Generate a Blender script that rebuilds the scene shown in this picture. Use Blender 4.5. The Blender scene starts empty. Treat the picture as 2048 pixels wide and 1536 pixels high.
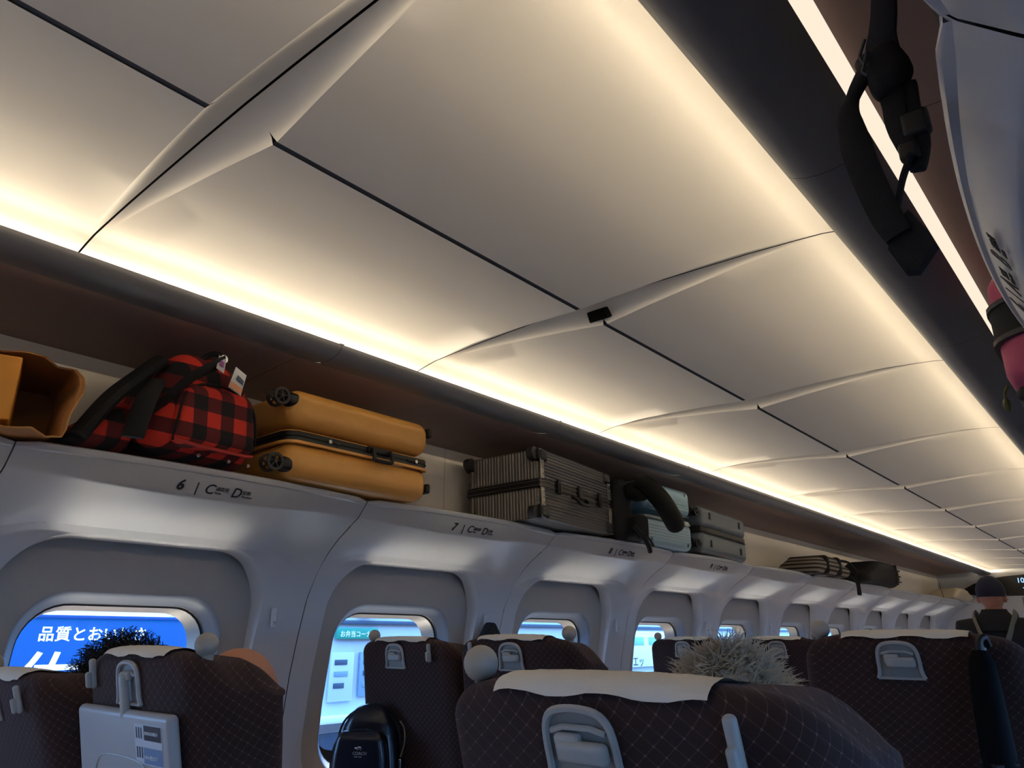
import bpy, bmesh, math, random
from mathutils import Vector, Matrix
random.seed(7)
PI = math.pi
SC = bpy.context.scene
COL = SC.collection

# ------------------------------------------------------------------ camera, world, sun, exposure
# cabin coordinates: X across (0 = aisle centre), Y forward along the train, Z up from the floor
cam_d = bpy.data.cameras.new('camera')
cam = bpy.data.objects.new('camera', cam_d)
COL.objects.link(cam)
cam_d.sensor_width = 36.0
cam_d.lens = 36.0 * 1480.0 / 2048.0
cam_d.clip_start = 0.02
cam_d.clip_end = 200
PITCH_UP, YAW_LEFT = math.radians(18.979), math.radians(40.443)
cam.location = (1.003, 0.0, 1.22)
cam.rotation_euler = (PI / 2 + PITCH_UP, 0.0, YAW_LEFT)
SC.camera = cam

w = bpy.data.worlds.new('sky')
SC.world = w
w.use_nodes = True
bg = w.node_tree.nodes['Background']
bg.inputs[0].default_value = (0.27, 0.53, 1.0, 1)
bg.inputs[1].default_value = 7.5

sun_d = bpy.data.lights.new('sun', 'SUN')
sun_d.energy = 58.0
sun_d.color = (1.0, 0.80, 0.60)
sun_d.angle = math.radians(1.5)
sun = bpy.data.objects.new('sun', sun_d)
COL.objects.link(sun)
sun.rotation_euler = Vector((0.515, -0.055, -0.857)).to_track_quat('-Z', 'Y').to_euler()
sun.location = (-20, 8, 34)

SC.view_settings.view_transform = 'Standard'
SC.view_settings.look = 'None'
SC.view_settings.exposure = 0.0
SC.view_settings.gamma = 1.0
SC.view_settings.use_curve_mapping = False
SC.cycles.use_denoising = True
SC.cycles.max_bounces = 8
SC.cycles.diffuse_bounces = 4
SC.cycles.sample_clamp_indirect = 160.0
SC.cycles.blur_glossy = 0.1
SC.cycles.caustics_reflective = True
SC.cycles.caustics_refractive = False

LED_STRENGTH = 132.0
RACK_LED_STRENGTH = 1.0

# ------------------------------------------------------------------ materials
MATS = {}
def srgb(r, g, b):
    f = lambda c: ((c / 255.0 + 0.055) / 1.055) ** 2.4 if c > 10 else c / 255.0 / 12.92
    return (f(r), f(g), f(b), 1.0)

def mat(name, col, rough=0.5, metal=0.0, bump=None, noise=None, spec=0.5, emit=None, sheen=0.0, coat=0.0):
    """Principled material; noise=(scale, amount) varies the colour, bump=(scale, strength) adds fine relief."""
    if name in MATS:
        return MATS[name]
    m = bpy.data.materials.new(name)
    m.use_nodes = True
    nt = m.node_tree
    p = nt.nodes['Principled BSDF']
    if len(col) == 3:
        col = srgb(*col)
    p.inputs['Base Color'].default_value = col
    p.inputs['Roughness'].default_value = rough
    p.inputs['Metallic'].default_value = metal
    p.inputs['Specular IOR Level'].default_value = spec
    p.inputs['Sheen Weight'].default_value = sheen
    p.inputs['Coat Weight'].default_value = coat
    if emit:
        p.inputs['Emission Color'].default_value = emit[0]
        p.inputs['Emission Strength'].default_value = emit[1]
    if noise or bump:
        tc = nt.nodes.new('ShaderNodeTexCoord')
    if noise:
        n = nt.nodes.new('ShaderNodeTexNoise')
        n.inputs['Scale'].default_value = noise[0]
        n.inputs['Detail'].default_value = 4
        nt.links.new(tc.outputs['Object'], n.inputs['Vector'])
        mx = nt.nodes.new('ShaderNodeMix')
        mx.data_type = 'RGBA'
        mx.inputs[6].default_value = tuple(c * (1 - noise[1]) for c in col[:3]) + (1,)
        mx.inputs[7].default_value = tuple(min(1, c * (1 + noise[1])) for c in col[:3]) + (1,)
        nt.links.new(n.outputs['Fac'], mx.inputs[0])
        nt.links.new(mx.outputs[2], p.inputs['Base Color'])
    if bump:
        n2 = nt.nodes.new('ShaderNodeTexNoise')
        n2.inputs['Scale'].default_value = bump[0]
        nt.links.new(tc.outputs['Object'], n2.inputs['Vector'])
        b = nt.nodes.new('ShaderNodeBump')
        b.inputs['Strength'].default_value = bump[1]
        b.inputs['Distance'].default_value = 0.002
        nt.links.new(n2.outputs['Fac'], b.inputs['Height'])
        nt.links.new(b.outputs['Normal'], p.inputs['Normal'])
    MATS[name] = m
    return m

def mth(nt, op, a, b=None, clamp=False):
    n = nt.nodes.new('ShaderNodeMath')
    n.operation = op
    n.use_clamp = clamp
    for i, v in enumerate((a, b)):
        if v is None:
            continue
        if isinstance(v, (int, float)):
            n.inputs[i].default_value = v
        else:
            nt.links.new(v, n.inputs[i])
    return n.outputs[0]

def emis(name, col, strength):
    if name in MATS:
        return MATS[name]
    m = bpy.data.materials.new(name)
    m.use_nodes = True
    nt = m.node_tree
    nt.nodes.remove(nt.nodes['Principled BSDF'])
    e = nt.nodes.new('ShaderNodeEmission')
    e.inputs[0].default_value = col
    e.inputs[1].default_value = strength
    nt.links.new(e.outputs[0], nt.nodes['Material Output'].inputs[0])
    MATS[name] = m
    return m

def fabric_mat():
    m = mat('seat_fabric', (44, 27, 25), rough=0.9, sheen=0.12)
    nt = m.node_tree
    p = nt.nodes['Principled BSDF']
    p.inputs['Sheen Roughness'].default_value = 0.4
    p.inputs['Sheen Tint'].default_value = (0.75, 0.5, 0.42, 1)
    tc = nt.nodes.new('ShaderNodeTexCoord')
    sx = nt.nodes.new('ShaderNodeSeparateXYZ')
    nt.links.new(tc.outputs['Object'], sx.inputs[0])
    X, Y, Z = sx.outputs
    u = mth(nt, 'DIVIDE', mth(nt, 'ADD', X, Y), 0.0225)
    v = mth(nt, 'DIVIDE', Z, 0.0185)
    fr = []
    for op in ('ADD', 'SUBTRACT'):
        f = mth(nt, 'FRACT', mth(nt, op, u, v))
        fr.append(mth(nt, 'ABSOLUTE', mth(nt, 'SUBTRACT', f, 0.5)))   # 0.5 on the line
    line = mth(nt, 'MULTIPLY', mth(nt, 'SUBTRACT', mth(nt, 'MAXIMUM', fr[0], fr[1]), 0.455), 26.0, True)
    dot = mth(nt, 'MULTIPLY', mth(nt, 'SUBTRACT', mth(nt, 'MINIMUM', fr[0], fr[1]), 0.40), 14.0, True)
    no = nt.nodes.new('ShaderNodeTexNoise')
    no.inputs['Scale'].default_value = 700
    nt.links.new(tc.outputs['Object'], no.inputs['Vector'])
    no2 = nt.nodes.new('ShaderNodeTexNoise')
    no2.inputs['Scale'].default_value = 9
    nt.links.new(tc.outputs['Object'], no2.inputs['Vector'])
    lw = mth(nt, 'MULTIPLY', line, mth(nt, 'MULTIPLY', no.outputs['Fac'], 0.55))
    fac = mth(nt, 'MAXIMUM', lw, mth(nt, 'MULTIPLY', dot, 0.75), True)
    mx = nt.nodes.new('ShaderNodeMix')
    mx.data_type = 'RGBA'
    mx.inputs[6].default_value = srgb(50, 30, 26)
    mx.inputs[7].default_value = srgb(136, 102, 92)
    nt.links.new(fac, mx.inputs[0])
    nt.links.new(mx.outputs[2], p.inputs['Base Color'])
    b = nt.nodes.new('ShaderNodeBump')
    b.inputs['Strength'].default_value = 0.5
    b.inputs['Distance'].default_value = 0.001
    nt.links.new(no.outputs['Fac'], b.inputs['Height'])
    nt.links.new(b.outputs['Normal'], p.inputs['Normal'])
    return m

def plaid_mat():
    m = mat('buffalo_plaid', (190, 40, 30), rough=0.85)
    nt = m.node_tree
    p = nt.nodes['Principled BSDF']
    tc = nt.nodes.new('ShaderNodeTexCoord')
    sx = nt.nodes.new('ShaderNodeSeparateXYZ')
    nt.links.new(tc.outputs['Object'], sx.inputs[0])
    X, Y, Z = sx.outputs
    def band(c, off):
        f = mth(nt, 'FRACT', mth(nt, 'ADD', mth(nt, 'DIVIDE', c, 0.082), off))
        return mth(nt, 'GREATER_THAN', f, 0.5)
    s = mth(nt, 'ADD', band(mth(nt, 'ADD', X, mth(nt, 'MULTIPLY', Y, 0.8)), 20.1),
            band(mth(nt, 'SUBTRACT', Z, mth(nt, 'MULTIPLY', Y, 0.25)), 20.3))
    cr = nt.nodes.new('ShaderNodeValToRGB')
    cr.color_ramp.interpolation = 'CONSTANT'
    cr.color_ramp.elements[0].color = srgb(214, 52, 36)
    cr.color_ramp.elements[1].position = 0.3
    cr.color_ramp.elements[1].color = srgb(96, 24, 24)
    e = cr.color_ramp.elements.new(0.7)
    e.color = srgb(22, 18, 20)
    nt.links.new(mth(nt, 'MULTIPLY', s, 0.5), cr.inputs[0])
    nt.links.new(cr.outputs[0], p.inputs['Base Color'])
    return m

def stripe_mat(name, c1, c2, axis, period, duty=0.5, rough=0.8):
    m = mat(name, c1, rough=rough)
    nt = m.node_tree
    p = nt.nodes['Principled BSDF']
    tc = nt.nodes.new('ShaderNodeTexCoord')
    sx = nt.nodes.new('ShaderNodeSeparateXYZ')
    nt.links.new(tc.outputs['Object'], sx.inputs[0])
    f = mth(nt, 'FRACT', mth(nt, 'ADD', mth(nt, 'DIVIDE', sx.outputs[axis], period), 50.0))
    g = mth(nt, 'GREATER_THAN', f, duty)
    mx = nt.nodes.new('ShaderNodeMix')
    mx.data_type = 'RGBA'
    mx.inputs[6].default_value = srgb(*c1)
    mx.inputs[7].default_value = srgb(*c2)
    nt.links.new(g, mx.inputs[0])
    nt.links.new(mx.outputs[2], p.inputs['Base Color'])
    return m

def glass_mat():
    m = bpy.data.materials.new('window_glass')
    m.use_nodes = True
    nt = m.node_tree
    nt.nodes.remove(nt.nodes['Principled BSDF'])
    t = nt.nodes.new('ShaderNodeBsdfTransparent')
    t.inputs[0].default_value = (0.80, 0.91, 1.0, 1)
    g = nt.nodes.new('ShaderNodeBsdfGlossy')
    g.inputs['Roughness'].default_value = 0.02
    mx = nt.nodes.new('ShaderNodeMixShader')
    mx.inputs[0].default_value = 0.04
    nt.links.new(t.outputs[0], mx.inputs[1])
    nt.links.new(g.outputs[0], mx.inputs[2])
    nt.links.new(mx.outputs[0], nt.nodes['Material Output'].inputs[0])
    MATS['window_glass'] = m
    return m

M_WALL = mat('wall_plastic', (196, 198, 202), rough=0.32, noise=(3, 0.015))
M_SURR = mat('window_surround_plastic', (164, 158, 150), rough=0.55, bump=(900, 0.15))
M_CEIL = mat('ceiling_plastic', (226, 222, 214), rough=0.6, bump=(1200, 0.08))
M_HOOD = mat('hood_plastic', (106, 106, 110), rough=0.42)
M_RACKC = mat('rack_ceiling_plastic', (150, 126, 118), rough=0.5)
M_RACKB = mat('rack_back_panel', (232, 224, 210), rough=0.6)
M_DARKGAP = mat('dark_gap', (16, 16, 17), rough=0.9)
M_GASKET = mat('rubber_gasket', (30, 30, 32), rough=0.7)
M_REVEAL = mat('window_reveal_beige', (126, 119, 110), rough=0.5)
M_FLOOR = mat('floor_vinyl', (112, 96, 84), rough=0.6, noise=(30, 0.2))
M_FABRIC = fabric_mat()
M_PLAS = mat('seat_trim_plastic', (172, 170, 164), rough=0.42, bump=(1500, 0.1))
M_TRAY = mat('tray_plastic', (176, 176, 176), rough=0.38)
M_BALL = mat('ball_grip_plastic', (176, 165, 148), rough=0.5)
M_COVER = mat('headrest_cloth', (226, 220, 208), rough=0.9, bump=(600, 0.3))
M_BLACK = mat('black_plastic', (18, 18, 19), rough=0.45)
M_NYLON = mat('black_nylon', (15, 15, 18), rough=0.8, bump=(500, 0.4))
M_PRINT = mat('dark_print', (34, 36, 44), rough=0.6)
M_STEEL = mat('bright_metal', (210, 210, 208), rough=0.25, metal=1.0)
M_GLASS = glass_mat()
M_FRAME = mat('window_frame_plastic', (128, 136, 148), rough=.4)
M_WHITE = mat('white_print', (240, 240, 238), rough=0.6)

# ------------------------------------------------------------------ mesh helpers
def link(o, parent=None):
    COL.objects.link(o)
    if parent is not None:
        o.parent = parent
    return o

def mesh(name, vs, fs, m, parent=None, smooth=True, autosmooth=None):
    me = bpy.data.meshes.new(name)
    me.from_pydata([tuple(v) for v in vs], [], fs)
    me.update()
    o = bpy.data.objects.new(name, me)
    mm = m if isinstance(m, (list, tuple)) else [m]
    for x in mm:
        me.materials.append(x)
    fix_normals(me)
    if smooth:
        me.shade_smooth()
        if autosmooth:
            me.set_sharp_from_angle(angle=math.radians(autosmooth))
    return link(o, parent)

def fix_normals(me):
    bm = bmesh.new()
    bm.from_mesh(me)
    bmesh.ops.recalc_face_normals(bm, faces=bm.faces)
    bm.to_mesh(me)
    bm.free()

def empty(name, loc=(0, 0, 0), rz=0.0, parent=None):
    o = bpy.data.objects.new(name, None)
    o.empty_display_size = 0.05
    o.location = loc
    o.rotation_euler = (0, 0, rz)
    return link(o, parent)

def tag(o, label=None, cat=None, group=None, kind=None):
    if label: o['label'] = label
    if cat: o['category'] = cat
    if group: o['group'] = group
    if kind: o['kind'] = kind
    return o

class G:
    """collects geometry for one mesh"""
    def __init__(s):
        s.v, s.f = [], []
    def add(s, vs, fs):
        b = len(s.v)
        s.v += [Vector(v) for v in vs]
        s.f += [tuple(i + b for i in f) for f in fs]
        return s
    def grid(s, rows, close_u=False, close_v=False):
        nr, nc = len(rows), len(rows[0])
        vs = [p for r in rows for p in r]
        fs = []
        for i in range(nr if close_v else nr - 1):
            for j in range(nc if close_u else nc - 1):
                i2, j2 = (i + 1) % nr, (j + 1) % nc
                fs.append((i * nc + j, i * nc + j2, i2 * nc + j2, i2 * nc + j))
        return s.add(vs, fs)
    def loft(s, rings, caps=True):
        n = len(rings[0])
        s.grid(rings, close_u=True)
        if caps:
            b = len(s.v) - n * len(rings)
            s.f.append(tuple(b + j for j in range(n))[::-1])
            s.f.append(tuple(len(s.v) - n + j for j in range(n)))
        return s
    def rbox(s, c, size, r, k=3, m=1, warp=None):
        """rounded box, corner radius r, k steps per corner, m interior divisions"""
        hx, hy, hz = size[0] / 2, size[1] / 2, size[2] / 2
        r = min(r, hx * 0.999, hy * 0.999, hz * 0.999)
        def coords(h):
            inn = h - r
            a = [inn + r * math.tan(PI / 4 * i / k) for i in range(k, 0, -1)]
            mid = [inn - 2 * inn * i / m for i in range(m + 1)] if inn > 1e-5 else [0.0]
            return a + mid + [-x for x in a[::-1]]
        ax = (coords(hx), coords(hy), coords(hz))
        h = (hx, hy, hz)
        idx = {}
        vs, fs = [], []
        def vert(p):
            key = (round(p[0], 6), round(p[1], 6), round(p[2], 6))
            if key in idx:
                return idx[key]
            q = [max(-(h[i] - r), min(h[i] - r, p[i])) for i in range(3)]
            d = Vector(p) - Vector(q)
            o = Vector(q) + d.normalized() * r if d.length > 1e-9 else Vector(q)
            if warp:
                o = Vector(warp(o))
            idx[key] = len(vs)
            vs.append(o + Vector(c))
            return idx[key]
        for a in range(3):
            b_, c_ = (a + 1) % 3, (a + 2) % 3
            for sg in (1, -1):
                for i in range(len(ax[b_]) - 1):
                    for j in range(len(ax[c_]) - 1):
                        q = []
                        for (ii, jj) in ((i, j), (i + 1, j), (i + 1, j + 1), (i, j + 1)):
                            p = [0, 0, 0]
                            p[a] = sg * h[a]; p[b_] = ax[b_][ii]; p[c_] = ax[c_][jj]
                            q.append(vert(p))
                        fs.append(tuple(q if sg < 0 else q[::-1]))
        return s.add(vs, fs)
    def tube(s, pts, r, n=8, caps=True, flat=None, up=None):
        """tube along pts; r number or list; flat=(a,b) makes an elliptic section"""
        pts = [Vector(p) for p in pts]
        rings = []
        prev = None
        for i, p in enumerate(pts):
            t = (pts[min(i + 1, len(pts) - 1)] - pts[max(i - 1, 0)])
            t = t.normalized() if t.length > 1e-9 else Vector((0, 0, 1))
            if prev is None:
                ref = Vector(up) if up else (Vector((0, 0, 1)) if abs(t.z) < 0.9 else Vector((1, 0, 0)))
                a = (ref - t * ref.dot(t)).normalized()
            else:
                a = (prev - t * prev.dot(t))
                a = a.normalized() if a.length > 1e-9 else prev
            prev = a
            b = t.cross(a)
            rr = r[i] if isinstance(r, (list, tuple)) else r
            fa, fb = flat if flat else (1, 1)
            rings.append([p + a * math.cos(2 * PI * k / n) * rr * fa + b * math.sin(2 * PI * k / n) * rr * fb for k in range(n)])
        return s.loft(rings, caps)
    def ball(s, c, r, nu=16, nv=10, sc=(1, 1, 1), warp=None):
        c = Vector(c)
        rings = []
        for i in range(nv + 1):
            th = PI * (i + 0.001) / (nv + 0.002)
            row = []
            for j in range(nu):
                ph = 2 * PI * j / nu
                d = Vector((math.sin(th) * math.cos(ph) * sc[0], math.sin(th) * math.sin(ph) * sc[1], math.cos(th) * sc[2])) * r
                if warp: d = Vector(warp(d))
                row.append(c + d)
            rings.append(row)
        return s.loft(rings, False)
    def cyl(s, c, axis, r, h, n=20, r2=None):
        c, ax = Vector(c), Vector(axis).normalized()
        return s.tube([c - ax * h / 2, c + ax * h / 2], [r, r if r2 is None else r2], n)
    def xf(s, fn, a=0):
        s.v = s.v[:a] + [Vector(fn(v)) for v in s.v[a:]]
        return s
    def make(s, name, m, parent=None, smooth=True, autosmooth=40):
        return mesh(name, s.v, s.f, m, parent, smooth, autosmooth)

def spline(pts, n):
    """Catmull-Rom through pts"""
    pts = [Vector(p) for p in pts]
    out = []
    for i in range(len(pts) - 1):
        p0, p1, p2, p3 = pts[max(i - 1, 0)], pts[i], pts[i + 1], pts[min(i + 2, len(pts) - 1)]
        for k in range(n):
            t = k / n
            out.append(0.5 * ((2 * p1) + (p2 - p0) * t + (2 * p0 - 5 * p1 + 4 * p2 - p3) * t * t + (3 * p1 - p0 - 3 * p2 + p3) * t ** 3))
    out.append(pts[-1])
    return out

def text(name, body, size, loc, xdir, ydir, m, parent=None, align='LEFT', shear=0.0, bold=0.0, extrude=0.0004, spacing=1.0):
    cu = bpy.data.curves.new(name, 'FONT')
    cu.body = body
    cu.size = size
    cu.align_x = align
    cu.shear = shear
    cu.offset = bold
    cu.extrude = extrude
    cu.space_character = spacing
    cu.resolution_u = 3
    tmp = bpy.data.objects.new(name + '_tmp', cu)
    COL.objects.link(tmp)
    dg = bpy.context.evaluated_depsgraph_get()
    me = bpy.data.meshes.new_from_object(tmp.evaluated_get(dg))
    bpy.data.objects.remove(tmp)
    bpy.data.curves.remove(cu)
    xd, yd = Vector(xdir).normalized(), Vector(ydir).normalized()
    zd = xd.cross(yd).normalized()
    yd = zd.cross(xd)
    me.transform(Matrix((xd, yd, zd)).transposed().to_4x4())
    me.transform(Matrix.Translation(Vector(loc)))
    me.materials.clear()
    me.materials.append(m)
    me.name = name
    o = bpy.data.objects.new(name, me)
    return link(o, parent)

def lerp(a, b, t): return a + (b - a) * t
def sstep(a, b, x):
    t = max(0.0, min(1.0, (x - a) / (b - a)))
    return t * t * (3 - 2 * t)
def interp(tab, x, col):
    for i in range(len(tab) - 1):
        x0, x1 = tab[i][0], tab[i + 1][0]
        if (x0 <= x <= x1) or (x1 <= x <= x0):
            t = (x - x0) / (x1 - x0) if x1 != x0 else 0
            return lerp(tab[i][col], tab[i + 1][col], t)
    return tab[0][col] if abs(x - tab[0][0]) < abs(x - tab[-1][0]) else tab[-1][col]

# ------------------------------------------------------------------ the setting: cabin shell
P = 1.04                      # one seat row
SEAM0 = 0.525                 # a wall-panel seam
N0, N1 = -3, 10               # wall bays built: N0 .. N1-1
Y_BACK = SEAM0 + N0 * P
Y_END = 11.35
VL = 1.25

# v, pillar s, pillar Z, scoop s, scoop Z   (s = distance from the aisle centre)
PROF = [
    (1.00, .966, 1.655, .966, 1.655), (.955, .976, 1.640, .972, 1.630), (.90, 1.008, 1.606, .988, 1.583),
    (.895, 1.011, 1.603, .994, 1.581), (.86, 1.046, 1.581, 1.036, 1.567), (.80, 1.108, 1.541, 1.096, 1.544),
    (.75, 1.153, 1.504, 1.139, 1.526), (.70, 1.188, 1.466, 1.179, 1.507), (.66, 1.214, 1.434, 1.208, 1.489),
    (.60, 1.240, 1.390, 1.250, 1.415), (.55, 1.264, 1.345, 1.266, 1.3525), (.45, 1.297, 1.2275, 1.297, 1.2275),
    (.35, 1.325, 1.1025, 1.325, 1.1025), (.20, 1.350, .915, 1.350, .915), (.0, 1.352, .665, 1.352, .665)]

YC, HW = 0.482, 0.393         # recess centre within a bay and half width

def surf(y, V, forced=None):
    v = V / VL
    if forced is None:
        k = sstep(.70, .84, v)
        wt = 1.0 - sstep(lerp(.31, .10, k), lerp(.52, .53, k), abs(y - YC))
    else:
        wt = forced
    sp, zp, ss, zs = (interp(PROF, v, k) for k in (1, 2, 3, 4))
    s, z = lerp(sp, ss, wt), lerp(zp, zs, wt)
    bow = 0.042 * (1 - ((y - P / 2) / (P / 2)) ** 2)
    s -= bow * sstep(.86, .97, v) + bow * .6 * sstep(.70, .86, v) * (1 - sstep(.86, .97, v))
    return s, z

def rr_sdf(y, V, hw, hh, r):
    qx, qy = abs(y) - hw + r, abs(V) - hh + r
    return math.hypot(max(qx, 0), max(qy, 0)) + min(max(qx, qy), 0) - r

def rr_ray(a, hw, hh, r):
    c, s_ = math.cos(a), math.sin(a)
    lo, hi = 0.0, 3.0
    for _ in range(40):
        m_ = (lo + hi) / 2
        if rr_sdf(c * m_, s_ * m_, hw, hh, r) < 0: lo = m_
        else: hi = m_
    return c * lo, s_ * lo

def angles(box, n=176):
    """uniform angles plus the four that hit the corners of box=(y0,y1,V0,V1) around the origin"""
    a = [2 * PI * i / n for i in range(n)]
    for y in box[:2]:
        for V in box[2:]:
            a.append(math.atan2(V, y) % (2 * PI))
    return sorted(a)

def box_ray(a, box):
    c, s_ = math.cos(a), math.sin(a)
    t = 1e9
    if c > 1e-9: t = min(t, box[1] / c)
    if c < -1e-9: t = min(t, box[0] / c)
    if s_ > 1e-9: t = min(t, box[3] / s_)
    if s_ < -1e-9: t = min(t, box[2] / s_)
    return c * t, s_ * t

V_TOP, V_BOT = .66 * VL, .03
VCEN, HH = (V_TOP + V_BOT) / 2, (V_TOP - V_BOT) / 2
V_SPLIT = .70 * VL
GAP = 0.0016

def wall_panel_geo(sg):
    g = G()
    tp = lambda y, V: (lambda r: Vector((sg * r[0], y, r[1])))(surf(y, V))
    # upper fascia: regular grid with rows on the crease
    vv = [1.0, .985, .955, .93, .912, .902, .8975, .893, .885, .87, .85, .825, .80, .775, .75, .725, .70]
    ys = [GAP + (P - 2 * GAP) * i / 40 for i in range(41)]
    g.grid([[tp(y, v * VL) for y in ys] for v in vv])
    # lower part with the window recess cut out of it
    box = (GAP - YC, P - GAP - YC, -VCEN, V_SPLIT - VCEN)
    an = angles(box)
    rings = []
    K = 16
    for k in range(K + 1):
        t = k / K
        row = []
        for a in an:
            o = box_ray(a, box)
            i_ = rr_ray(a, HW, HH, .175)
            row.append(tp(YC + lerp(i_[0], o[0], t), VCEN + lerp(i_[1], o[1], t)))
        rings.append(row)
    # rolled lip into the recess
    lip = []
    for d, sh in ((.062, .006), (.030, .003), (.010, .0015), (.002, .0)):
        row = []
        for a in an:
            y, V = rr_ray(a, HW - sh, HH - sh, .175)
            s, z = surf(YC + y, VCEN + V)
            row.append(Vector((sg * (s + d), YC + y, z)))
        lip.append(row)
    g.grid(lip + rings, close_u=True)
    # bottom strip to the floor
    g.grid([[Vector((sg * 1.352, y, z)) for y in (GAP, P - GAP)] for z in (.665, .0)])
    return g

SUR = .055
def surround_geo(sg):
    """flat panel inside the recess with the window opening"""
    g = G()
    an = [2 * PI * i / 88 for i in range(88)]
    rings = []
    for k in range(9):
        t = k / 8
        row = []
        for a in an:
            i_ = win_pt(a, 0)
            o = rr_ray(a, HW + .012, HH + .012, .175)
            y, V = lerp(i_[0], o[0], t), lerp(i_[1], o[1], t)
            s, z = surf(YC + y, VCEN + V, 1.0)
            row.append(Vector((sg * (flat_s(z) + SUR), YC + y, z)))
        rings.append(row)
    g.grid(rings, close_u=True)
    return g

def flat_s(z):
    return 1.248 + (1.49 - z) * .16 if z > 1.0 else 1.3264 + (1.0 - z) * .06

WIN_T, WIN_B = .68, .085
def win_pt(a, shrink):
    cv = (WIN_T + WIN_B) / 2 - VCEN
    y, V = rr_ray(a, .30 - shrink, (WIN_T - WIN_B) / 2 - shrink, .135 - shrink * .6)
    return y, V + cv

def win_ring(sg, shrink, out, n=88):
    row = []
    for i in range(n):
        y, V = win_pt(2 * PI * i / n, shrink)
        s, z = surf(YC + y, VCEN + V, 1.0)
        row.append(Vector((sg * (flat_s(z) + SUR + out), YC + y, z)))
    return row

def window_parts(sg):
    fr = G().grid([win_ring(sg, *t) for t in ((0, -.001), (.004, .002), (.012, .014), (.026, .036), (.030, .040))], close_u=True)
    ga = G().grid([win_ring(sg, *t) for t in ((.030, .040), (.031, .050), (.036, .052))], close_u=True)
    rv = G().grid([win_ring(sg, *t) for t in ((.036, .052), (.040, .085), (.048, .115), (-.03, .118))], close_u=True)
    ring = win_ring(sg, .045, .108)
    pa = G().add(ring, [tuple(range(len(ring)))])
    return fr, ga, rv, pa

skin = {}
for sg, side in ((-1, 'left'), (1, 'right')):
    # outer body skin (dark inside), with a hole per window
    g = G()
    for n in range(N0, N1):
        y0 = SEAM0 + n * P
        box = (-YC, P - YC, -1.25, 1.2)
        an = angles(box, 48)
        rows = []
        for t in (0, .35, 1.0):
            row = []
            for a in an:
                i_ = rr_ray(a, .285, .275, .13)
                o = box_ray(a, box)
                row.append(Vector((sg * 1.475, y0 + YC + lerp(i_[0], o[0], t), 1.10 + lerp(i_[1], o[1], t))))
            rows.append(row)
        g.grid(rows, close_u=True)
    ye = SEAM0 + N1 * P
    g.grid([[Vector((sg * 1.475, y, z)) for y in (ye, Y_END)] for z in (-.15, 2.3)])
    wl = tag(g.make('wall_' + side, M_DARKGAP, smooth=False), kind='structure')
    skin[sg] = wl
    pg = wall_panel_geo(sg).make('wall_panel', M_WALL, wl)
    pg.location.y = SEAM0 + N0 * P
    panels = [pg]
    for n in range(N0 + 1, N1):
        o = bpy.data.objects.new('wall_panel', pg.data)
        o.location.y = SEAM0 + n * P
        link(o, wl)
        panels.append(o)
    # the short plain panel before the end wall
    rows = [[(lambda r: Vector((sg * r[0], y, r[1])))(surf(0.0, v * VL)) for y in (ye + GAP, Y_END)] for v in [1 - i / 30 for i in range(31)]]
    G().grid(rows).make('wall_panel', M_WALL, wl)
    # windows
    sur0 = None
    for n in range(N0, N1):
        wn = empty('window_%d' % ((n - N0 + 1) + (0 if sg < 0 else N1 - N0)), (0, SEAM0 + n * P, 0))
        tag(wn, kind='structure')
        if sur0 is None:
            sur0 = surround_geo(sg).make('surround_panel', M_SURR, wn)
            fr, ga, rv, pa = window_parts(sg)
            parts0 = [sur0, fr.make('window_frame', M_FRAME, wn), ga.make('gasket', M_GASKET, wn),
                      rv.make('reveal', M_REVEAL, wn), pa.make('pane', M_GLASS, wn, smooth=False)]
        else:
            for q in parts0:
                c = q.copy()
                link(c, wn)
    # coat hooks on the pillars
    for n in range(N0, N1):
        y = SEAM0 + n * P + .918
        s_, z_ = surf(.918, .545 * VL)
        hk = empty('coat_hook', (sg * s_, y, 1.285))
        hk.parent = wl
        if n == N0:
            hk.parent = wl
            h1 = G().rbox((-sg * .003, 0, 0), (.008, .020, .066), .0039, 2).make('hook_plate', M_WALL, hk)
            h2 = G().tube([(-sg * .004, 0, -.012), (-sg * .014, 0, -.020), (-sg * .018, 0, -.012)], .003, 6).make('hook_peg', M_PLAS, hk)
            hook0 = (h1, h2)
        else:
            for q in hook0:
                link(q.copy(), hk)

# floor
tag(G().grid([[Vector((x, y, 0)) for x in (-1.47, 1.47)] for y in (Y_BACK, Y_END)]).make('floor', M_FLOOR, smooth=False), kind='structure')

# rear wall behind the viewer and front end wall
def end_wall(name, y, m):
    g = G().grid([[Vector((x, y, z)) for x in (-1.475, 1.475)] for z in (-.15, 2.3)])
    return tag(g.make(name, m, smooth=False), kind='structure')
end_wall('wall_back', Y_BACK, M_WALL)
wf = end_wall('wall_front', Y_END, M_WALL)
g = G()
g.rbox((.0, Y_END - .006, .90), (.74, .012, 1.64), .004, 1)
g.make('sliding_door', mat('door_beige', (150, 138, 126), rough=.4), wf)
G().rbox((0, Y_END - .014, 1.15), (.34, .006, .80), .003, 1).make('door_pane', mat('door_glass', (40, 44, 50), rough=.1), wf)

# ------------------------------------------------------------------ ceiling
def arch_z(s):
    tab = [(0, 2.068), (.15, 2.066), (.30, 2.062), (.45, 2.057), (.55, 2.051), (.60, 2.0475), (.64, 2.0405), (.66, 2.036), (.68, 2.0315), (.70, 2.029), (.76, 2.028)]
    return interp(tab, s, 1)
def panel_z(s):
    return arch_z(s) - .044 * max(0.0, 1 - s / .60) ** 1.35
def flare_w(s):
    return .004 + .056 * max(0.0, 1 - s / .63) ** .9

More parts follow.
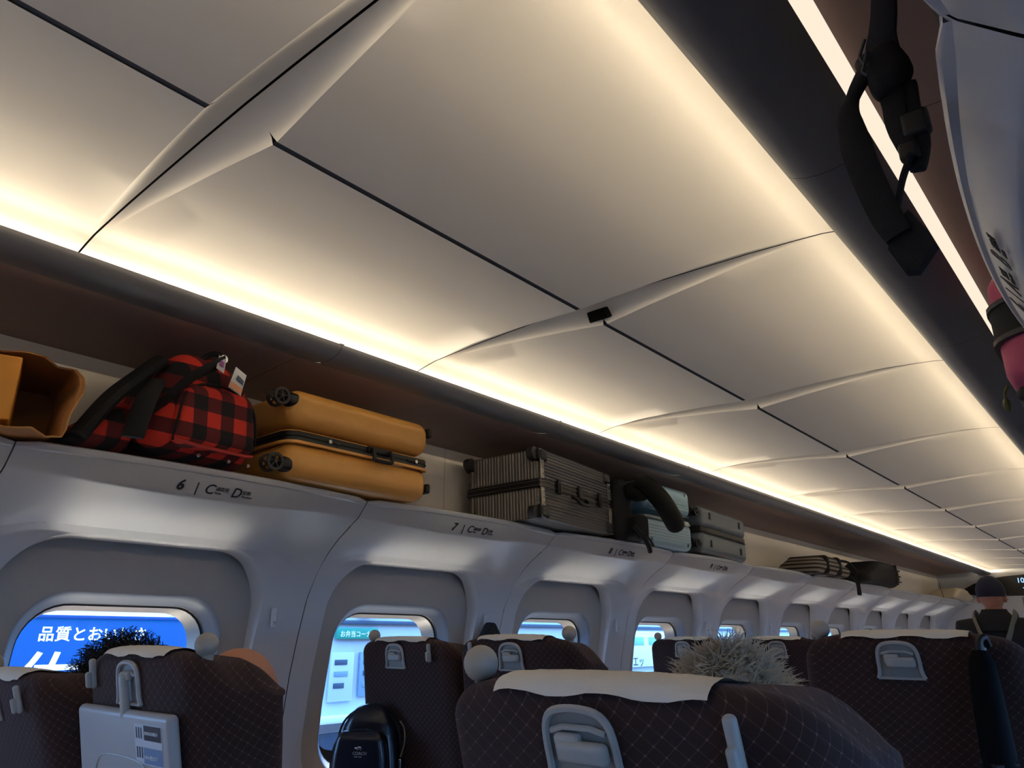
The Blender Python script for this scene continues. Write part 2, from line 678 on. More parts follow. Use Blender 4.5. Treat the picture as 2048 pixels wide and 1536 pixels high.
M_GROOVE_SHADE = mat('groove_shade_grey', (84, 86, 92), rough=.8)  # nearly flush strip; the groove's shade is put into this grey
CJ0, CP = 0.487, 1.018        # first ceiling joint in view and their spacing
ceil_shell = G()
ceil_shell.grid([[Vector((x, y, 2.125)) for x in (-1.475, -.72, 0, .72, 1.475)] for y in (Y_BACK, Y_END)])
ceil_o = tag(ceil_shell.make('ceiling', M_DARKGAP, smooth=False), kind='structure')

SS = [.0065, .02, .05, .09, .14, .19, .25, .31, .37, .43, .48, .52, .55, .58, .60, .62, .64, .655, .67, .683, .70, .725, .75]
def ceiling_half(sg, y0, y1, f0=True, f1=True):
    rows = []
    L = y1 - y0
    fr = [0, .12, .28, .45, .62, .78, .90, 1.0]
    for mode, kk in [(0, k) for k in fr] + [(1, k) for k in (.12, .25, .4, .5, .6, .75, .88)] + [(2, k) for k in fr[::-1]]:
        row = []
        for si, s in enumerate(SS):
            hw = flare_w(s)
            if si == 0 and mode != 1: s = 0.0065 * max(0.0, (kk - .85) / .15)
            if mode == 0: y = y0 + hw * kk; t = 1 - kk if f0 else 0
            elif mode == 2: y = y1 - hw * kk; t = 1 - kk if f1 else 0
            else: y = lerp(y0 + hw, y1 - hw, kk); t = 0
            # a concave fillet: the flare meets the panel at a crisp edge and sweeps up to the joint
            t = math.sin(t * PI / 2) ** .85 if t > 0 else 0
            z = lerp(panel_z(s), arch_z(s), t)
            row.append(Vector((sg * s, y, z)))
        rows.append(row)
    return G().grid(rows)

n_c = int((Y_END - CJ0) / CP) + 1
proto = {}
for sg in (-1, 1):
    for j in range(-3, n_c):
        y0, y1 = CJ0 + j * CP, CJ0 + (j + 1) * CP
        y0c, y1c = max(y0, Y_BACK), min(y1, Y_END)
        if y0c == y0 and y1c == y1:
            if sg not in proto:
                o = ceiling_half(sg, .0022, CP - .0022).make('ceiling_panel', M_CEIL, ceil_o)
                proto[sg] = o
            else:
                o = link(proto[sg].copy(), ceil_o)
            o.location.y = y0
        else:
            ceiling_half(sg, y0c + .001, y1c - .001, y0c == y0, y1c == y1).make('ceiling_panel', M_CEIL, ceil_o)
for j in range(-3, n_c):
    y0, y1 = max(CJ0 + j * CP + .0605, Y_BACK), min(CJ0 + (j + 1) * CP - .0605, Y_END)
    if y1 > y0:
        G().grid([[Vector((x, y, 2.0268)) for x in (-.014, .014)] for y in (y0, y1)]).make('groove_shade_strip', M_GROOVE_SHADE, ceil_o, smooth=False)
# the small sensor housing and hatch in the second joint
jy = CJ0 + CP
g = G().rbox((0, 0, 0), (.058, .030, .030), .004, 2)
sb = g.make('sensor_box', mat('sensor_black', (3, 3, 4), rough=.9, spec=.1), ceil_o)
sb.location = (0.0, jy + .034, 2.044)
sb.rotation_euler = (math.radians(28), 0, 0)

# ------------------------------------------------------------------ overhead racks, hoods and cove lamps
M_LED = emis('cove_led', (1.0, .82, .57, 1), LED_STRENGTH)
M_RLED = emis('rack_led', (1.0, .86, .68, 1), RACK_LED_STRENGTH)
HOODP = [(.641, 2.0145), (.6415, 2.007), (.645, 2.000), (.655, 1.992), (.672, 1.985), (.695, 1.981), (.72, 1.981), (.745, 1.985), (.77, 1.992), (.7905, 2.0025)]
for sg, side in ((-1, 'opposite'), (1, 'near')):
    if sg < 0:
        rk = tag(empty('luggage_rack', (0, 0, 0)), 'long white overhead luggage rack above the windows, loaded with suitcases', 'luggage rack')
    else:
        rk = tag(empty('luggage_rack', (0, 0, 0)), 'overhead luggage rack seen from below, with hanging black straps', 'luggage rack')
    hoods = None
    for n in range(N0 - 1, N1 + 1):
        y0, y1 = SEAM0 + .655 + n * P + .0008, SEAM0 + .655 + (n + 1) * P - .0008
        y0, y1 = max(y0, Y_BACK), min(y1, Y_END)
        if y1 - y0 < .05: continue
        L = y1 - y0
        full = abs(L - (P - .0016)) < 1e-4
        if full and hoods:
            for q in hoods:
                c = link(q.copy(), rk); c.location.y = y0
            continue
        YR = (0, L)
        h = G().grid([[Vector((sg * s, y, z)) for y in YR] for s, z in HOODP + [(.7915, 2.0030)]])
        h.grid([[Vector((sg * s, y, z)) for y in YR] for s, z in ((.641, 2.0145), (.6435, 2.0155), (.646, 2.0145), (.6475, 2.004), (.745, 2.0035), (.752, 2.03))])
        a = h.make('hood', M_HOOD, rk)
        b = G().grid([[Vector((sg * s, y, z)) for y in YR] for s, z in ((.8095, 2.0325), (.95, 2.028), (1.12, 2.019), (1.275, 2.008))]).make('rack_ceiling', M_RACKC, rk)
        c = G().grid([[Vector((sg * s, y, z)) for y in (-.0008, L + .0008)] for s, z in ((.7915, 2.0030), (.8095, 2.0325))]).make('lamp_lens', M_RLED, rk, smooth=False)
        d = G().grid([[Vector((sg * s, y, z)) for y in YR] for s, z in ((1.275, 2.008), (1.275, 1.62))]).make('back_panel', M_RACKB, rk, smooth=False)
        new = (a, b, c, d)
        for q in new: q.location.y = y0
        if full: hoods = new
    sb0 = None
    for n in range(N0, N1 + 1):
        y = SEAM0 + .655 + n * P
        if y > Y_END - .05: continue
        if sb0 is None:
            sb0 = G().grid([[Vector((sg * s, yy, z + .0025)) for yy in (-.008, .008)] for s, z in HOODP]).make('hood_seam', M_DARKGAP, rk)
            o = sb0
        else:
            o = link(sb0.copy(), rk)
        o.location.y = y
    shelf0 = None
    for n in range(N0, N1 + 1):
        y0 = SEAM0 + n * P
        L = P if n < N1 else Y_END - y0
        if shelf0 is not None and n < N1:
            o = link(shelf0.copy(), rk); o.location.y = y0
            continue
        gp = .004
        ys = [gp + (L - 2 * gp) * i / 24 for i in range(25)]
        rows = []
        for kind in range(7):
            row = []
            for y in ys:
                e = surf(y, VL)[0] - .004
                ez = min(y - gp, L - gp - y)
                dip = .006 * (1 - sstep(0, .02, ez))
                s, z = ((e + .02, 1.640), (e + .002, 1.645), (e - .001, 1.652), (e, 1.660), (e + .006, 1.664), (e + .03, 1.664), (1.276, 1.655))[kind]
                row.append(Vector((sg * (s + dip), y, z - (dip if kind > 1 and kind < 6 else 0))))
            rows.append(row)
        o = G().grid(rows).make('shelf', M_WALL, rk)
        o.location.y = y0
        if n < N1 and shelf0 is None: shelf0 = o
    cl = tag(empty('cove_lamp', (sg * .68, 0, 2.0)),
             'warm light line glowing along the ceiling edge above the suitcases' if sg < 0 else 'warm light line glowing along the ceiling edge beside the black straps', 'cove light')
    for n in range(N0, N1 + 1):
        y0, y1 = SEAM0 + n * P + .01, min(SEAM0 + (n + 1) * P - .01, Y_END - .01)
        G().grid([[Vector((sg * (s - .68), y, z - 2.0)) for y in (y0, y1)] for s, z in ((.735, 2.0065), (.735, 2.0225))]).make('light_strip', M_LED, cl, smooth=False)

# seat-number lettering on the racks
lf = skin[-1]
def rack_label(sg, row, y, letters, big=.040):
    """row number, bar and two seat letters with their small captions, on the fascia band"""
    holder = empty('seat_number', (0, 0, 0))
    holder.parent = skin[sg]
    xd = (0, 1, 0) if sg < 0 else (0, -1, 0)
    n = math.floor((y - SEAM0) / P)
    def put(nm, body, size, dy, dz, **k):
        yy = y + (dy if sg < 0 else -dy)
        loc = (yy - SEAM0) - math.floor((yy - SEAM0) / P) * P
        a, b = surf(loc, .948 * VL), surf(loc, .912 * VL)
        up = Vector((sg * (a[0] - b[0]), 0, a[1] - b[1])).normalized()
        t = (dz + .004) / up.length
        nrm = Vector((-sg * up.z, 0, sg * up.x)); nrm = nrm if nrm.x * sg < 0 else -nrm
        base = Vector((sg * b[0], yy, b[1])) + up * dz + nrm * .0022
        return text(nm, body, size, base, xd, up, M_PRINT, holder, **k)
    k = dict(shear=.18)
    put('row_number', str(row), big * 1.05, 0, .006, bold=.0009, **k)
    put('bar', '|', big, .052, .006)
    put('seat_letter', letters[0], big, .078, .006, bold=.0003, **k)
    put('caption', letters[2], big * .33, .110, .018)
    put('caption', letters[4], big * .24, .110, .008)
    put('seat_letter', letters[1], big, .158, .006, bold=.0003, **k)
    put('caption', letters[3], big * .33, .190, .018)
    put('caption', letters[5], big * .24, .190, .008)
for r in range(4):
    rack_label(-1, 6 + r, .905 + r * P, ('C', 'D', '通路側', '窓側', 'Aisle', 'Window'))
rack_label(1, 6, 1.06, ('A', 'B', '窓側', '通路側', 'Window', 'Aisle'))

# ------------------------------------------------------------------ outside: station platform seen through the windows
M_REFLECTOR = mat('platform_sun_reflector', (52, 50, 48), rough=.19, noise=(2.5, .10), spec=1.0)  # glossy finish added so the unseen stone throws sunlight up through the windows
M_FAC = mat('station_wall', (186, 196, 204), rough=.6, noise=(.7, .06))
for sg, nm in ((-1, 'platform'), (1, 'track_bed')):
    g = G().grid([[Vector((sg * x, y, -.12)) for x in (1.62, 3, 6, 14)] for y in (-14, 0, 14, 40)])
    g.grid([[Vector((sg * 1.62, y, z)) for y in (-14, 40)] for z in (-1.2, -.12)])
    tag(g.make(nm, M_REFLECTOR if sg < 0 else mat('track_ballast', (26, 27, 30), rough=.9, noise=(20, .3)), smooth=False), kind='structure')
FX = -5.6
# opposite station building
bl = tag(empty('station_building', (FX, 6, -.12)), 'pale station shop front with posters across the platform', 'building')
def bpart(nm, y0, y1, z0, z1, m, d=.05, x=0.0, parent=bl):
    o = G().rbox((x, (y0 + y1) / 2 - 6, (z0 + z1) / 2 + .12), (d, y1 - y0, z1 - z0), .006, 1).make(nm, m, parent)
    return o
bpart('wall', 3.2, 34, -.12, 3.0, M_FAC, .1)
M_BAND = mat('station_band', (120, 146, 166), rough=.5)
M_PALE = mat('station_pale', (226, 234, 238), rough=.5)
M_DARKB = mat('station_dark', (58, 74, 94), rough=.5)
bpart('beam', 3.2, 34, 1.36, 1.40, M_DARKB, .08, .06)
bpart('beam', 3.2, 34, 1.60, 1.78, M_PALE, .08, .06)
bpart('skirting', 3.2, 34, -.12, .34, M_DARKB, .06, .06)
bpart('counter', 3.4, 6.2, .44, .50, M_PALE, .20, .12)
gs = bpart('green_sign', 4.88, 5.42, 1.215, 1.325, mat('sign_green', (28, 140, 116), rough=.5), .04, .09)
o = text('sign_lettering', 'お弁当コーナー', .066, (.112, 4.92 - 6, 1.24 + .12), (0, 1, 0), (0, 0, 1), M_WHITE, bl, bold=.001)
rnd = random.Random(3)
y = 4.85
while y < 9.6:
    wd = rnd.uniform(.22, .5)
    z1 = rnd.uniform(1.0, 1.16)
    po = bpart('poster', y, y + wd, rnd.uniform(.55, .75), z1, rnd.choice([M_PALE, M_BAND, M_FAC]), .03, .075)
    for q in range(3):
        zz = z1 - .07 - q * .11
        bpart('poster_block', y + .04, y + wd * rnd.uniform(.5, .9), zz - .05, zz, rnd.choice([M_DARKB, M_BAND]), .008, .094)
    y += wd + rnd.uniform(.06, .16)
bpart('white_board', 9.9, 12.2, .80, 1.33, mat('sign_white', (225, 235, 238), rough=.5), .04, .09)
text('board_lettering', 'クエッ', .17, (.115, 10.32 - 6, .82 + .12), (0, 1, 0), (0, 0, 1), M_PRINT, bl)
for y in (10.1, 10.55, 11.0):
    bpart('board_block', y, y + .30, 1.12, 1.24, mat('sign_teal', (120, 185, 190), rough=.5), .008, .114)
lamp = bpart('wall_lamp', 5.15, 5.35, 1.46, 1.56, M_PALE, .12, .11)

# blue advertising sign, lit from inside
sgn = tag(empty('advertising_sign', (-4.0, 1.9, -.12)), 'big blue illuminated advertising sign with white Japanese lettering', 'sign')
M_BLUE = mat('sign_blue', (0, 40, 100), rough=.4, emit=(srgb(0, 112, 228), .8))
M_LITW = mat('sign_lit_white', (250, 250, 250), rough=.4, emit=((1, 1, 1, 1), .8))
M_LITY = mat('sign_lit_yellow', (250, 240, 150), rough=.4, emit=(srgb(250, 240, 150), .8))
G().rbox((-.05, 0, .73), (.10, 3.4, 1.452), .01, 2).make('light_box', M_BLUE, sgn)
G().rbox((-.04, 0, 1.462), (.12, 3.44, .022), .004, 1).make('top_rail', mat('rail_blue', (30, 80, 150), rough=.4), sgn)
G().rbox((-.05, 0, 1.50), (.06, 3.4, .03), .006, 1).make('tube_lamp', emis('tube_white', (.9, .97, 1, 1), 1.3), sgn)
text('headline', '品質とおいしさ', .088, (.002, 1.655 - 1.9, 1.213 + .12), (0, 1, 0), (0, 0, 1), M_LITW, sgn, bold=.0015, spacing=1.03)
text('brand_lettering', '佐', .36, (.003, 1.535 - 1.9, .845 + .12), (0, 1, 0), (0, 0, 1), M_LITW, sgn, shear=.12, bold=.003)
text('brand_lettering', '藤', .36, (.003, 1.905 - 1.9, .845 + .12), (0, 1, 0), (0, 0, 1), M_LITY, sgn, shear=.12)
for s_ in (-1, 1):
    G().rbox((-.05, s_ * 1.5, .0), (.06, .08, .06), .004, 1).make('foot', M_DARKB, sgn)

# ------------------------------------------------------------------ seats
SW = .470
SD = .15
def back_warp(v):
    x, y, z = v
    hw = SW / 2
    t = abs(x) / hw
    up = sstep(-.42, -.02, z)
    top = sstep(-.14, .0, z)
    f = max(0.0, (y + SD / 2) / SD)
    zz = z - .026 * t ** 4 * top - .062 * f * top - .060 * f ** 1.4 * t ** 2.5 * top
    yy = y
    if y > 0:
        yy = y + .045 * sstep(.42, .86, t) * up - .010 * (1 - sstep(.3, .8, t)) * up
    else:
        yy = y + .016 * t ** 3 - .004 * (1 - t * t)
    # slim the shoulders a little towards the top
    xx = x * (1.03 - .05 * sstep(-.30, .0, z))
    return (xx, yy, zz)

def backrest_geo():
    H = .84
    g = G()
    g.rbox((0, 0, -H / 2), (SW, SD, H), .055, 4, 10, warp=lambda o: (o.x, o.y, o.z))
    g.xf(back_warp)
    return g

def cover_geo():
    """cloth laid over the rounded top: follows the same section and warp as the backrest, a little proud of it"""
    R = .055 + .0035
    base = []
    for k in range(9):
        a = math.radians(146 - 56 * k / 8)
        base.append((-.020 + R * math.cos(a), -.055 + R * math.sin(a)))
    base += [(-.005, -.055 + R), (.010, -.055 + R)]
    for k in range(7):
        a = math.radians(90 - 90 * k / 6)
        base.append((.020 + R * math.cos(a), -.055 + R * math.sin(a)))
    base += [(.020 + R, -.09), (.020 + R, -.14), (.020 + R, -.20)]
    rows = []
    for i in range(21):
        x = -.128 + .256 * i / 20
        row = []
        for k, (y, z) in enumerate(base):
            p = Vector(back_warp(Vector((x, y, z))))
            wob = .0016 * math.sin(i * 1.1 + k * .6)
            if k < 2: p.z += .003 * math.sin(i * .7) * (1 - k * .5)
            p.y -= abs(wob) if k < 5 else 0
            p.z += abs(wob)
            row.append(p)
        rows.append(row)
    return G().grid(rows)

def latch_parts(root, back, lever_up, x0, first):
    yb = -SD / 2 - .004
    # arched bezel
    pts = [(-.046, -.142), (-.041, -.128), (-.040, -.100), (-.036, -.082), (-.024, -.072), (0, -.069), (.024, -.072), (.036, -.082), (.040, -.100), (.041, -.128), (.046, -.142)]
    out = [Vector((x0 + x, yb - .004, z)) for x, z in pts]
    bz = G().tube(spline(out, 3), .0042, 6)
    bz.tube([(x0 - .046, yb - .003, -.142), (x0 + .046, yb - .003, -.142)], .003, 6)
    fr = bz.make('latch_bezel', M_PLAS, root)
    fan = [Vector((x0 + x, yb - .0005, z)) for x, z in pts]
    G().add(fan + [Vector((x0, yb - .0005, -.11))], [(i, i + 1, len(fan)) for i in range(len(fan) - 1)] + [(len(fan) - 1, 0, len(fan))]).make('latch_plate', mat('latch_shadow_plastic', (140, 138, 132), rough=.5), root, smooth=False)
    lv = G()
    if lever_up:   # turned down over the raised table
        lv.rbox((x0, yb - .012, -.128), (.020, .014, .082), .0065, 3)
        lv.rbox((x0, yb - .007, -.092), (.034, .012, .016), .005, 2)
    else:
        lv.rbox((x0 + .006, yb - .011, -.108), (.058, .014, .021), .0065, 3)
        lv.rbox((x0 - .012, yb - .006, -.102), (.030, .012, .020), .005, 2)
    lv.make('latch_lever', M_PLAS, root)
    rim = G().tube([(x0 - .032, yb - .004, -.092), (x0 - .016, yb - .005, -.087), (x0 + .016, yb - .005, -.087), (x0 + .032, yb - .004, -.092)], .0032, 6)
    rim.make('latch_rim', M_PLAS, root)

def hook_parts(root, x0):
    yb = -SD / 2 - .003
    G().rbox((x0, yb - .002, -.094), (.0125, .012, .056), .0055, 3).make('hook_base', M_PLAS, root)
    G().rbox((x0, yb - .010, -.104), (.010, .012, .030), .0045, 3).make('hook_prong', M_PLAS, root)

def ball_grip(root, sx):
    x0 = sx * (SW / 2 - .052)
    b = G().ball((x0, -.02, -.016), .0205, 20, 12)
    b.tube([(x0 * .985, -.02, -.046), (x0, -.02, -.036), (x0, -.02, -.026)], [.009, .011, .0125], 14)
    b.make('ball_grip', M_BALL, root)

SHARED = {}
def shared(key, geo, name, m, parent):
    if key in SHARED:
        o = bpy.data.objects.new(name, SHARED[key])
        return link(o, parent)
    o = geo().make(name, m, parent)
    SHARED[key] = o.data
    return o

SEATS = {}
def seat(key, label, cx, inner, y_top, z_top, tilt, tray_up=False, tray_down=True, mirror=False, group='brown seats'):
    """inner = +1 when the neighbour of the pair lies towards +X; the ball grip sits on the other, outer side"""
    root = tag(empty('train_seat', (cx, y_top + .42 * math.sin(tilt) + .2, 0)), label, 'seat', group)
    up = empty('back_assembly', (0, 0, 0))
    o = shared('back', backrest_geo, 'backrest', M_FABRIC, root)
    Mx = Matrix.Translation(Vector((0, y_top - root.location.y, z_top))) @ Matrix.Rotation(tilt, 4, 'X')
    bpy.data.objects.remove(up)
    o.matrix_local = Mx
    cv = shared('cover', cover_geo, 'headrest_cover', M_COVER, root)
    cv.matrix_local = Mx
    tmp = len(root.children)
    before = set(root.children)
    latch_parts(root, None, tray_up, -inner * .012, None)
    hook_parts(root, inner * .148)
    ball_grip(root, -inner)
    if tray_up:
        tr = G().rbox((0, -SD / 2 - .012, -.262), (.372, .022, .225), .0105, 3)
        tr.xf(lambda v: (v.x, v.y, v.z))
        t = tr.make('tray_table', M_TRAY, root)
        pts = [(-.12, -.375), (-.118, -.29), (-.10, -.245), (-.06, -.228), (.06, -.228), (.10, -.245), (.118, -.29), (.12, -.375)]
        G().tube(spline([(x, -SD / 2 - .0235, z) for x, z in pts], 4), .0018, 5).make('tray_moulding', M_PLAS, t)
    elif tray_down:
        # lowered table on its arms
        pass
    for c in root.children:
        if c not in before:
            c.matrix_local = Mx @ Matrix.Translation((0, 0, 0 if c.name.startswith('ball') else .036))
    # lower half of the seat
    yl = Mx @ Vector((0, 0, -.82))
    G().rbox((0, yl.y + .30, .40), (SW - .01, .52, .14), .05, 3, 2).make('seat_cushion', M_FABRIC, root)
    G().rbox((0, yl.y + .28, .17), (.34, .40, .30), .02, 2).make('seat_base', M_BLACK, root)
    for s_ in (-1, 1):
        ax = s_ * (SW / 2 - .004)
        if s_ == inner and not mirror:
            continue
        G().rbox((ax, yl.y + .22, .61), (.045, .38, .035), .016, 3).make('armrest', mat('armrest_plastic', (52, 46, 44), rough=.5), root)
        G().rbox((ax, yl.y + .12, .48), (.03, .10, .24), .012, 2).make('armrest_support', mat('armrest_plastic', (52, 46, 44), rough=.5), root)
    if tray_down and not tray_up:
        pv = Mx @ Vector((0, -SD / 2 - .02, -.50))
        t = G().rbox((0, pv.y - .13, pv.z), (.39, .25, .020), .009, 2).make('tray_table', M_TRAY, root)
        for s_ in (-1, 1):
            G().rbox((s_ * .205, pv.y - .04, pv.z - .006), (.014, .14, .022), .006, 2).make('tray_arm', M_PLAS, root)
    SEATS[key] = (root, Mx)
    return root

D2R = math.radians
XC, XD = -.477, -.952
XB, XA = .553, 1.030
seat('D1', 'brown window-side seat beside the big blue sign, at the picture edge', XD, 1, .64, 1.186, D2R(20))
seat('C1', 'brown aisle seat with raised grey tray table carrying a sticker', XC, -1, .714, 1.230, D2R(13), tray_up=True)
seat('D2', 'brown window seat with black leather backpack behind it', XD, 1, 1.785, 1.248, D2R(10))
seat('C2', 'brown aisle seat beside the one with the leather backpack, lever sideways', XC, -1, 1.785, 1.253, D2R(10))
seat('D3', 'deeply reclined brown window seat hidden behind the second row', XD, 1, 2.47, 1.115, D2R(30))
seat('C3', 'deeply reclined brown aisle seat hidden behind the second row', XC, -1, 2.47, 1.115, D2R(30))
seat('D4', 'small distant brown window seat behind the white-haired passenger', XD, 1, 3.74, 1.250, D2R(10))
seat('C4', 'small distant brown aisle seat at the edge of the large one with hanging umbrella', XC, -1, 3.74, 1.252, D2R(10))
seat('B1', 'nearest large brown seat with a white headrest cloth and big ball grip', XB, 1, .700, 1.214, D2R(19))
seat('B2', 'brown seat with a black umbrella hanging on its coat hook', XB, 1, 1.870, 1.260, D2R(11))
seat('A1', 'fully reclined brown window seat just below the picture', XA, -1, .36, 1.02, D2R(36), tray_down=False)

# stickers on the raised tray table of the aisle seat
r1, mx1 = SEATS['C1']
tr = [c for c in r1.children if c.name.startswith('tray_table')][0]
def card(nm, x, z, wd, ht, m, dy=.0236, parent=tr):
    y = -SD / 2 - dy
    return G().add([(x, y, z), (x + wd, y, z), (x + wd, y, z + ht), (x, y, z + ht)], [(0, 1, 2, 3)]).make(nm, m, parent, smooth=False)
card('sticker', .062, -.232, .100, .066, mat('sticker_white', (214, 222, 232), rough=.25))
card('sticker_header', .098, -.192, .062, .024, mat('sticker_navy', (26, 34, 62), rough=.25), .0240)
card('sticker_photo', .094, -.230, .066, .026, mat('sticker_blue', (120, 150, 190), rough=.25), .0240)
text('sticker_lettering', 'SHINKANSEN', .0078, (.101, -SD / 2 - .0243, -.183), (1, 0, 0), (0, 0, 1), M_WHITE, tr)
text('sticker_lettering', 'Wi-Fi 使えます', .0075, (.097, -SD / 2 - .0243, -.222), (1, 0, 0), (0, 0, 1), M_WHITE, tr)
for k in range(3):
    card('sticker_mark', .068 + k * .009, -.190, .004, .018, M_PRINT, .0240)
    card('sticker_mark', .068 + k * .009, -.222, .004, .018, M_PRINT, .0240)
card('notice_card', -.092, -.365, .178, .095, mat('notice_grey', (196, 204, 214), rough=.35))
card('notice_block', -.03, -.345, .085, .035, mat('notice_blue', (112, 130, 160), rough=.35), .0240)
text('notice_lettering', '1号車　お手洗い', .010, (-.085, -SD / 2 - .0243, -.288), (1, 0, 0), (0, 0, 1), M_PRINT, tr)
text('notice_lettering', '出口', .010, (.045, -SD / 2 - .0243, -.290), (1, 0, 0), (0, 0, 1), M_PRINT, tr)

# ------------------------------------------------------------------ luggage on the opposite rack
# local frame of a piece of luggage: X along the train, Y into the rack, Z up; origin at the base centre
RZ = 1.664
def bag(name, label, y, s, cat, rot=0.0, tiltx=0.0, tilty=0.0, z=RZ, group='luggage on the opposite rack', sg=-1):
    o = empty(name, (sg * s, y, z))
    o.rotation_euler = (tiltx, tilty, (PI / 2 if sg < 0 else -PI / 2) + rot)
    return tag(o, label, cat, group)

def wheel(parent, x, y, z, r=.026, dirx=-1, m_house=M_BLACK):
    """a caster: rounded housing and a spoked wheel facing the aisle"""
    h = G().rbox((x - dirx * .026, y, z), (.052, .046, .046), .020, 3).make('wheel_housing', m_house, parent)
    w_ = G()
    n = 24
    for yy in (-.017, .017):
        ring = []
        for rr, off in ((r, .0), (r, .006), (r * .72, .006), (r * .70, .0)):
            ring.append([Vector((x + dirx * .020 + rr * math.cos(2 * PI * k / n), y + yy + (off if yy > 0 else -off), z + rr * math.sin(2 * PI * k / n))) for k in range(n)])
        w_.grid(ring, close_u=True)
        for k in range(5):
            a = 2 * PI * k / 5 + .3
            w_.tube([(x + dirx * .020, y + yy * 1.15, z), (x + dirx * .020 + r * .75 * math.cos(a), y + yy * 1.15, z + r * .75 * math.sin(a))], .003, 5)
        pass
    w_.cyl((x + dirx * .020, y, z), (0, 1, 0), .006, .050, 12)
    w_.make('wheel', mat('wheel_grey', (46, 46, 46), rough=.5), parent)

# --- gold suitcase
M_GOLD = mat('gold_polycarbonate', (232, 168, 80), rough=.38, noise=(40, .04), coat=.15)
sc = bag('suitcase', 'gold hard-shell suitcase with black zipper band and side handle', 1.478, 1.062, 'suitcase')
L, Dp, H = .575, .36, .285
def shell_warp(o): return (o.x, o.y, o.z)
G().rbox((0, 0, .058 + .004), (L, Dp, .116), .045, 4, 2).xf(lambda v: (v.x, v.y, max(v.z, .004) if v.z < .095 else min(v.z, .113))).make('shell_lower', M_GOLD, sc)
G().rbox((0, 0, H - .060), (L, Dp, .120), .045, 4, 2).xf(lambda v: (v.x, v.y, max(v.z, .146))).make('shell_upper', M_GOLD, sc)
def band(z0, z1, grow, m, nm, Lx=L, Dy=Dp, r=.045, parent=sc):
    rows = []
    for z, gr in ((z0, -.004), (z0 + .001, grow), (z1 - .001, grow), (z1, -.004)):
        row = []
        for k in range(72):
            a = 2 * PI * k / 72
            x, y = rr_ray(a, Lx / 2 + gr, Dy / 2 + gr, r)
            row.append(Vector((x, y, z)))
        rows.append(row)
    return G().grid(rows, close_u=True).make(nm, m, parent)
band(.110, .120, .004, M_GOLD, 'rim')
band(.119, .148, .001, M_BLACK, 'zipper_band')
band(.131, .136, .0035, M_NYLON, 'zipper')
band(.147, .151, .002, M_GOLD, 'rim')
hz = G().tube(spline([(.018, -Dp / 2 - .002, .143), (.018, -Dp / 2 - .020, .135), (.018, -Dp / 2 - .024, .112), (.026, -Dp / 2 - .024, .104), (.085, -Dp / 2 - .024, .104), (.093, -Dp / 2 - .024, .112), (.093, -Dp / 2 - .020, .135), (.093, -Dp / 2 - .002, .143)], 3), .0068, 8)
hz.make('handle', M_BLACK, sc)
G().rbox((.055, -Dp / 2 - .004, .140), (.10, .010, .020), .004, 2).make('handle_mount', M_BLACK, sc)
for x in (-.145, .215):
    z_ = G().cyl((x, -Dp / 2 - .006, .134), (0, 1, 0), .0062, .006, 16)
    z_.make('zipper_rivet', M_STEEL, sc)
    G().rbox((x + (.022 if x < 0 else -.022), -Dp / 2 - .004, .134), (.034, .006, .010), .002, 1).make('zipper_pull', M_BLACK, sc)
for y in (-Dp / 2 + .028, Dp / 2 - .028):
    for z in (.045, H - .040):
        wheel(sc, -L / 2 - .012, y, z, .027)
for z in (.05, H - .035):
    G().rbox((L / 2 - .006, -Dp / 2 + .02, z), (.018, .05, .035), .008, 2).make('corner_guard', M_BLACK, sc)

# --- ribbed aluminium suitcase
M_ALU = mat('ribbed_aluminium', (126, 122, 116), rough=.42, metal=.85, noise=(30, .08))
sl = bag('suitcase', 'grooved grey aluminium trunk with riveted black corners and two latches', 2.620, 1.048, 'suitcase', rot=.12, tiltx=-.03, z=RZ + .006)
L, Dp, H = .635, .375, .285
def rib_shell(z0, z1, nm):
    g = G()
    n_end, rows = 15, []
    # corrugated side wall: horizontal grooves on the long faces, upright grooves on the ends
    nz = 34
    hx, hy = L / 2, Dp / 2
    for i in range(nz + 1):
        z = lerp(z0, z1, i / nz)
        row = []
        def p(x, y, nx, ny):
            d = 0.0
            if abs(ny) > .9: d = .0042 * (.5 + .5 * math.cos(2 * PI * z / .0135))
            else: d = .0042 * (.5 + .5 * math.cos(2 * PI * y / .0150))
            edge = min(1.0, min(z - z0, z1 - z) / .004)
            row.append(Vector((x - nx * d * edge, y - ny * d * edge, z)))
        nS, nE = 8, 100
        for k in range(nS): p(lerp(-hx + .02, hx - .02, k / (nS - 1)), -hy, 0, -1)
        for k in range(nE): p(hx, lerp(-hy + .02, hy - .02, k / (nE - 1)), 1, 0)
        for k in range(nS): p(lerp(hx - .02, -hx + .02, k / (nS - 1)), hy, 0, 1)
        for k in range(nE): p(-hx, lerp(hy - .02, -hy + .02, k / (nE - 1)), -1, 0)
        rows.append(row)
    g.grid(rows, close_u=True)
    n = len(rows[0]); b = len(g.v)
    g.f.append(tuple(range(n))[::-1]); g.f.append(tuple(b - n + k for k in range(n)))
    # grooves of the broad faces
    for k in range(26):
        y = -hy + .03 + (Dp - .06) * k / 25
        for z in (z0, z1):
            g.rbox((0, y, z), (L - .06, .007, .004), .0018, 1)
    return g.make(nm, M_ALU, sl)
rib_shell(.0, .124, 'shell_lower')
rib_shell(.160, H, 'shell_upper')
band(.123, .161, .002, M_BLACK, 'frame', L, Dp, .02, sl)
band(.130, .135, .005, M_ALU, 'frame_rail', L, Dp, .02, sl)
band(.149, .154, .005, M_ALU, 'frame_rail', L, Dp, .02, sl)
M_EDGE = mat('trunk_edge_metal', (150, 146, 138), rough=.35, metal=.9)
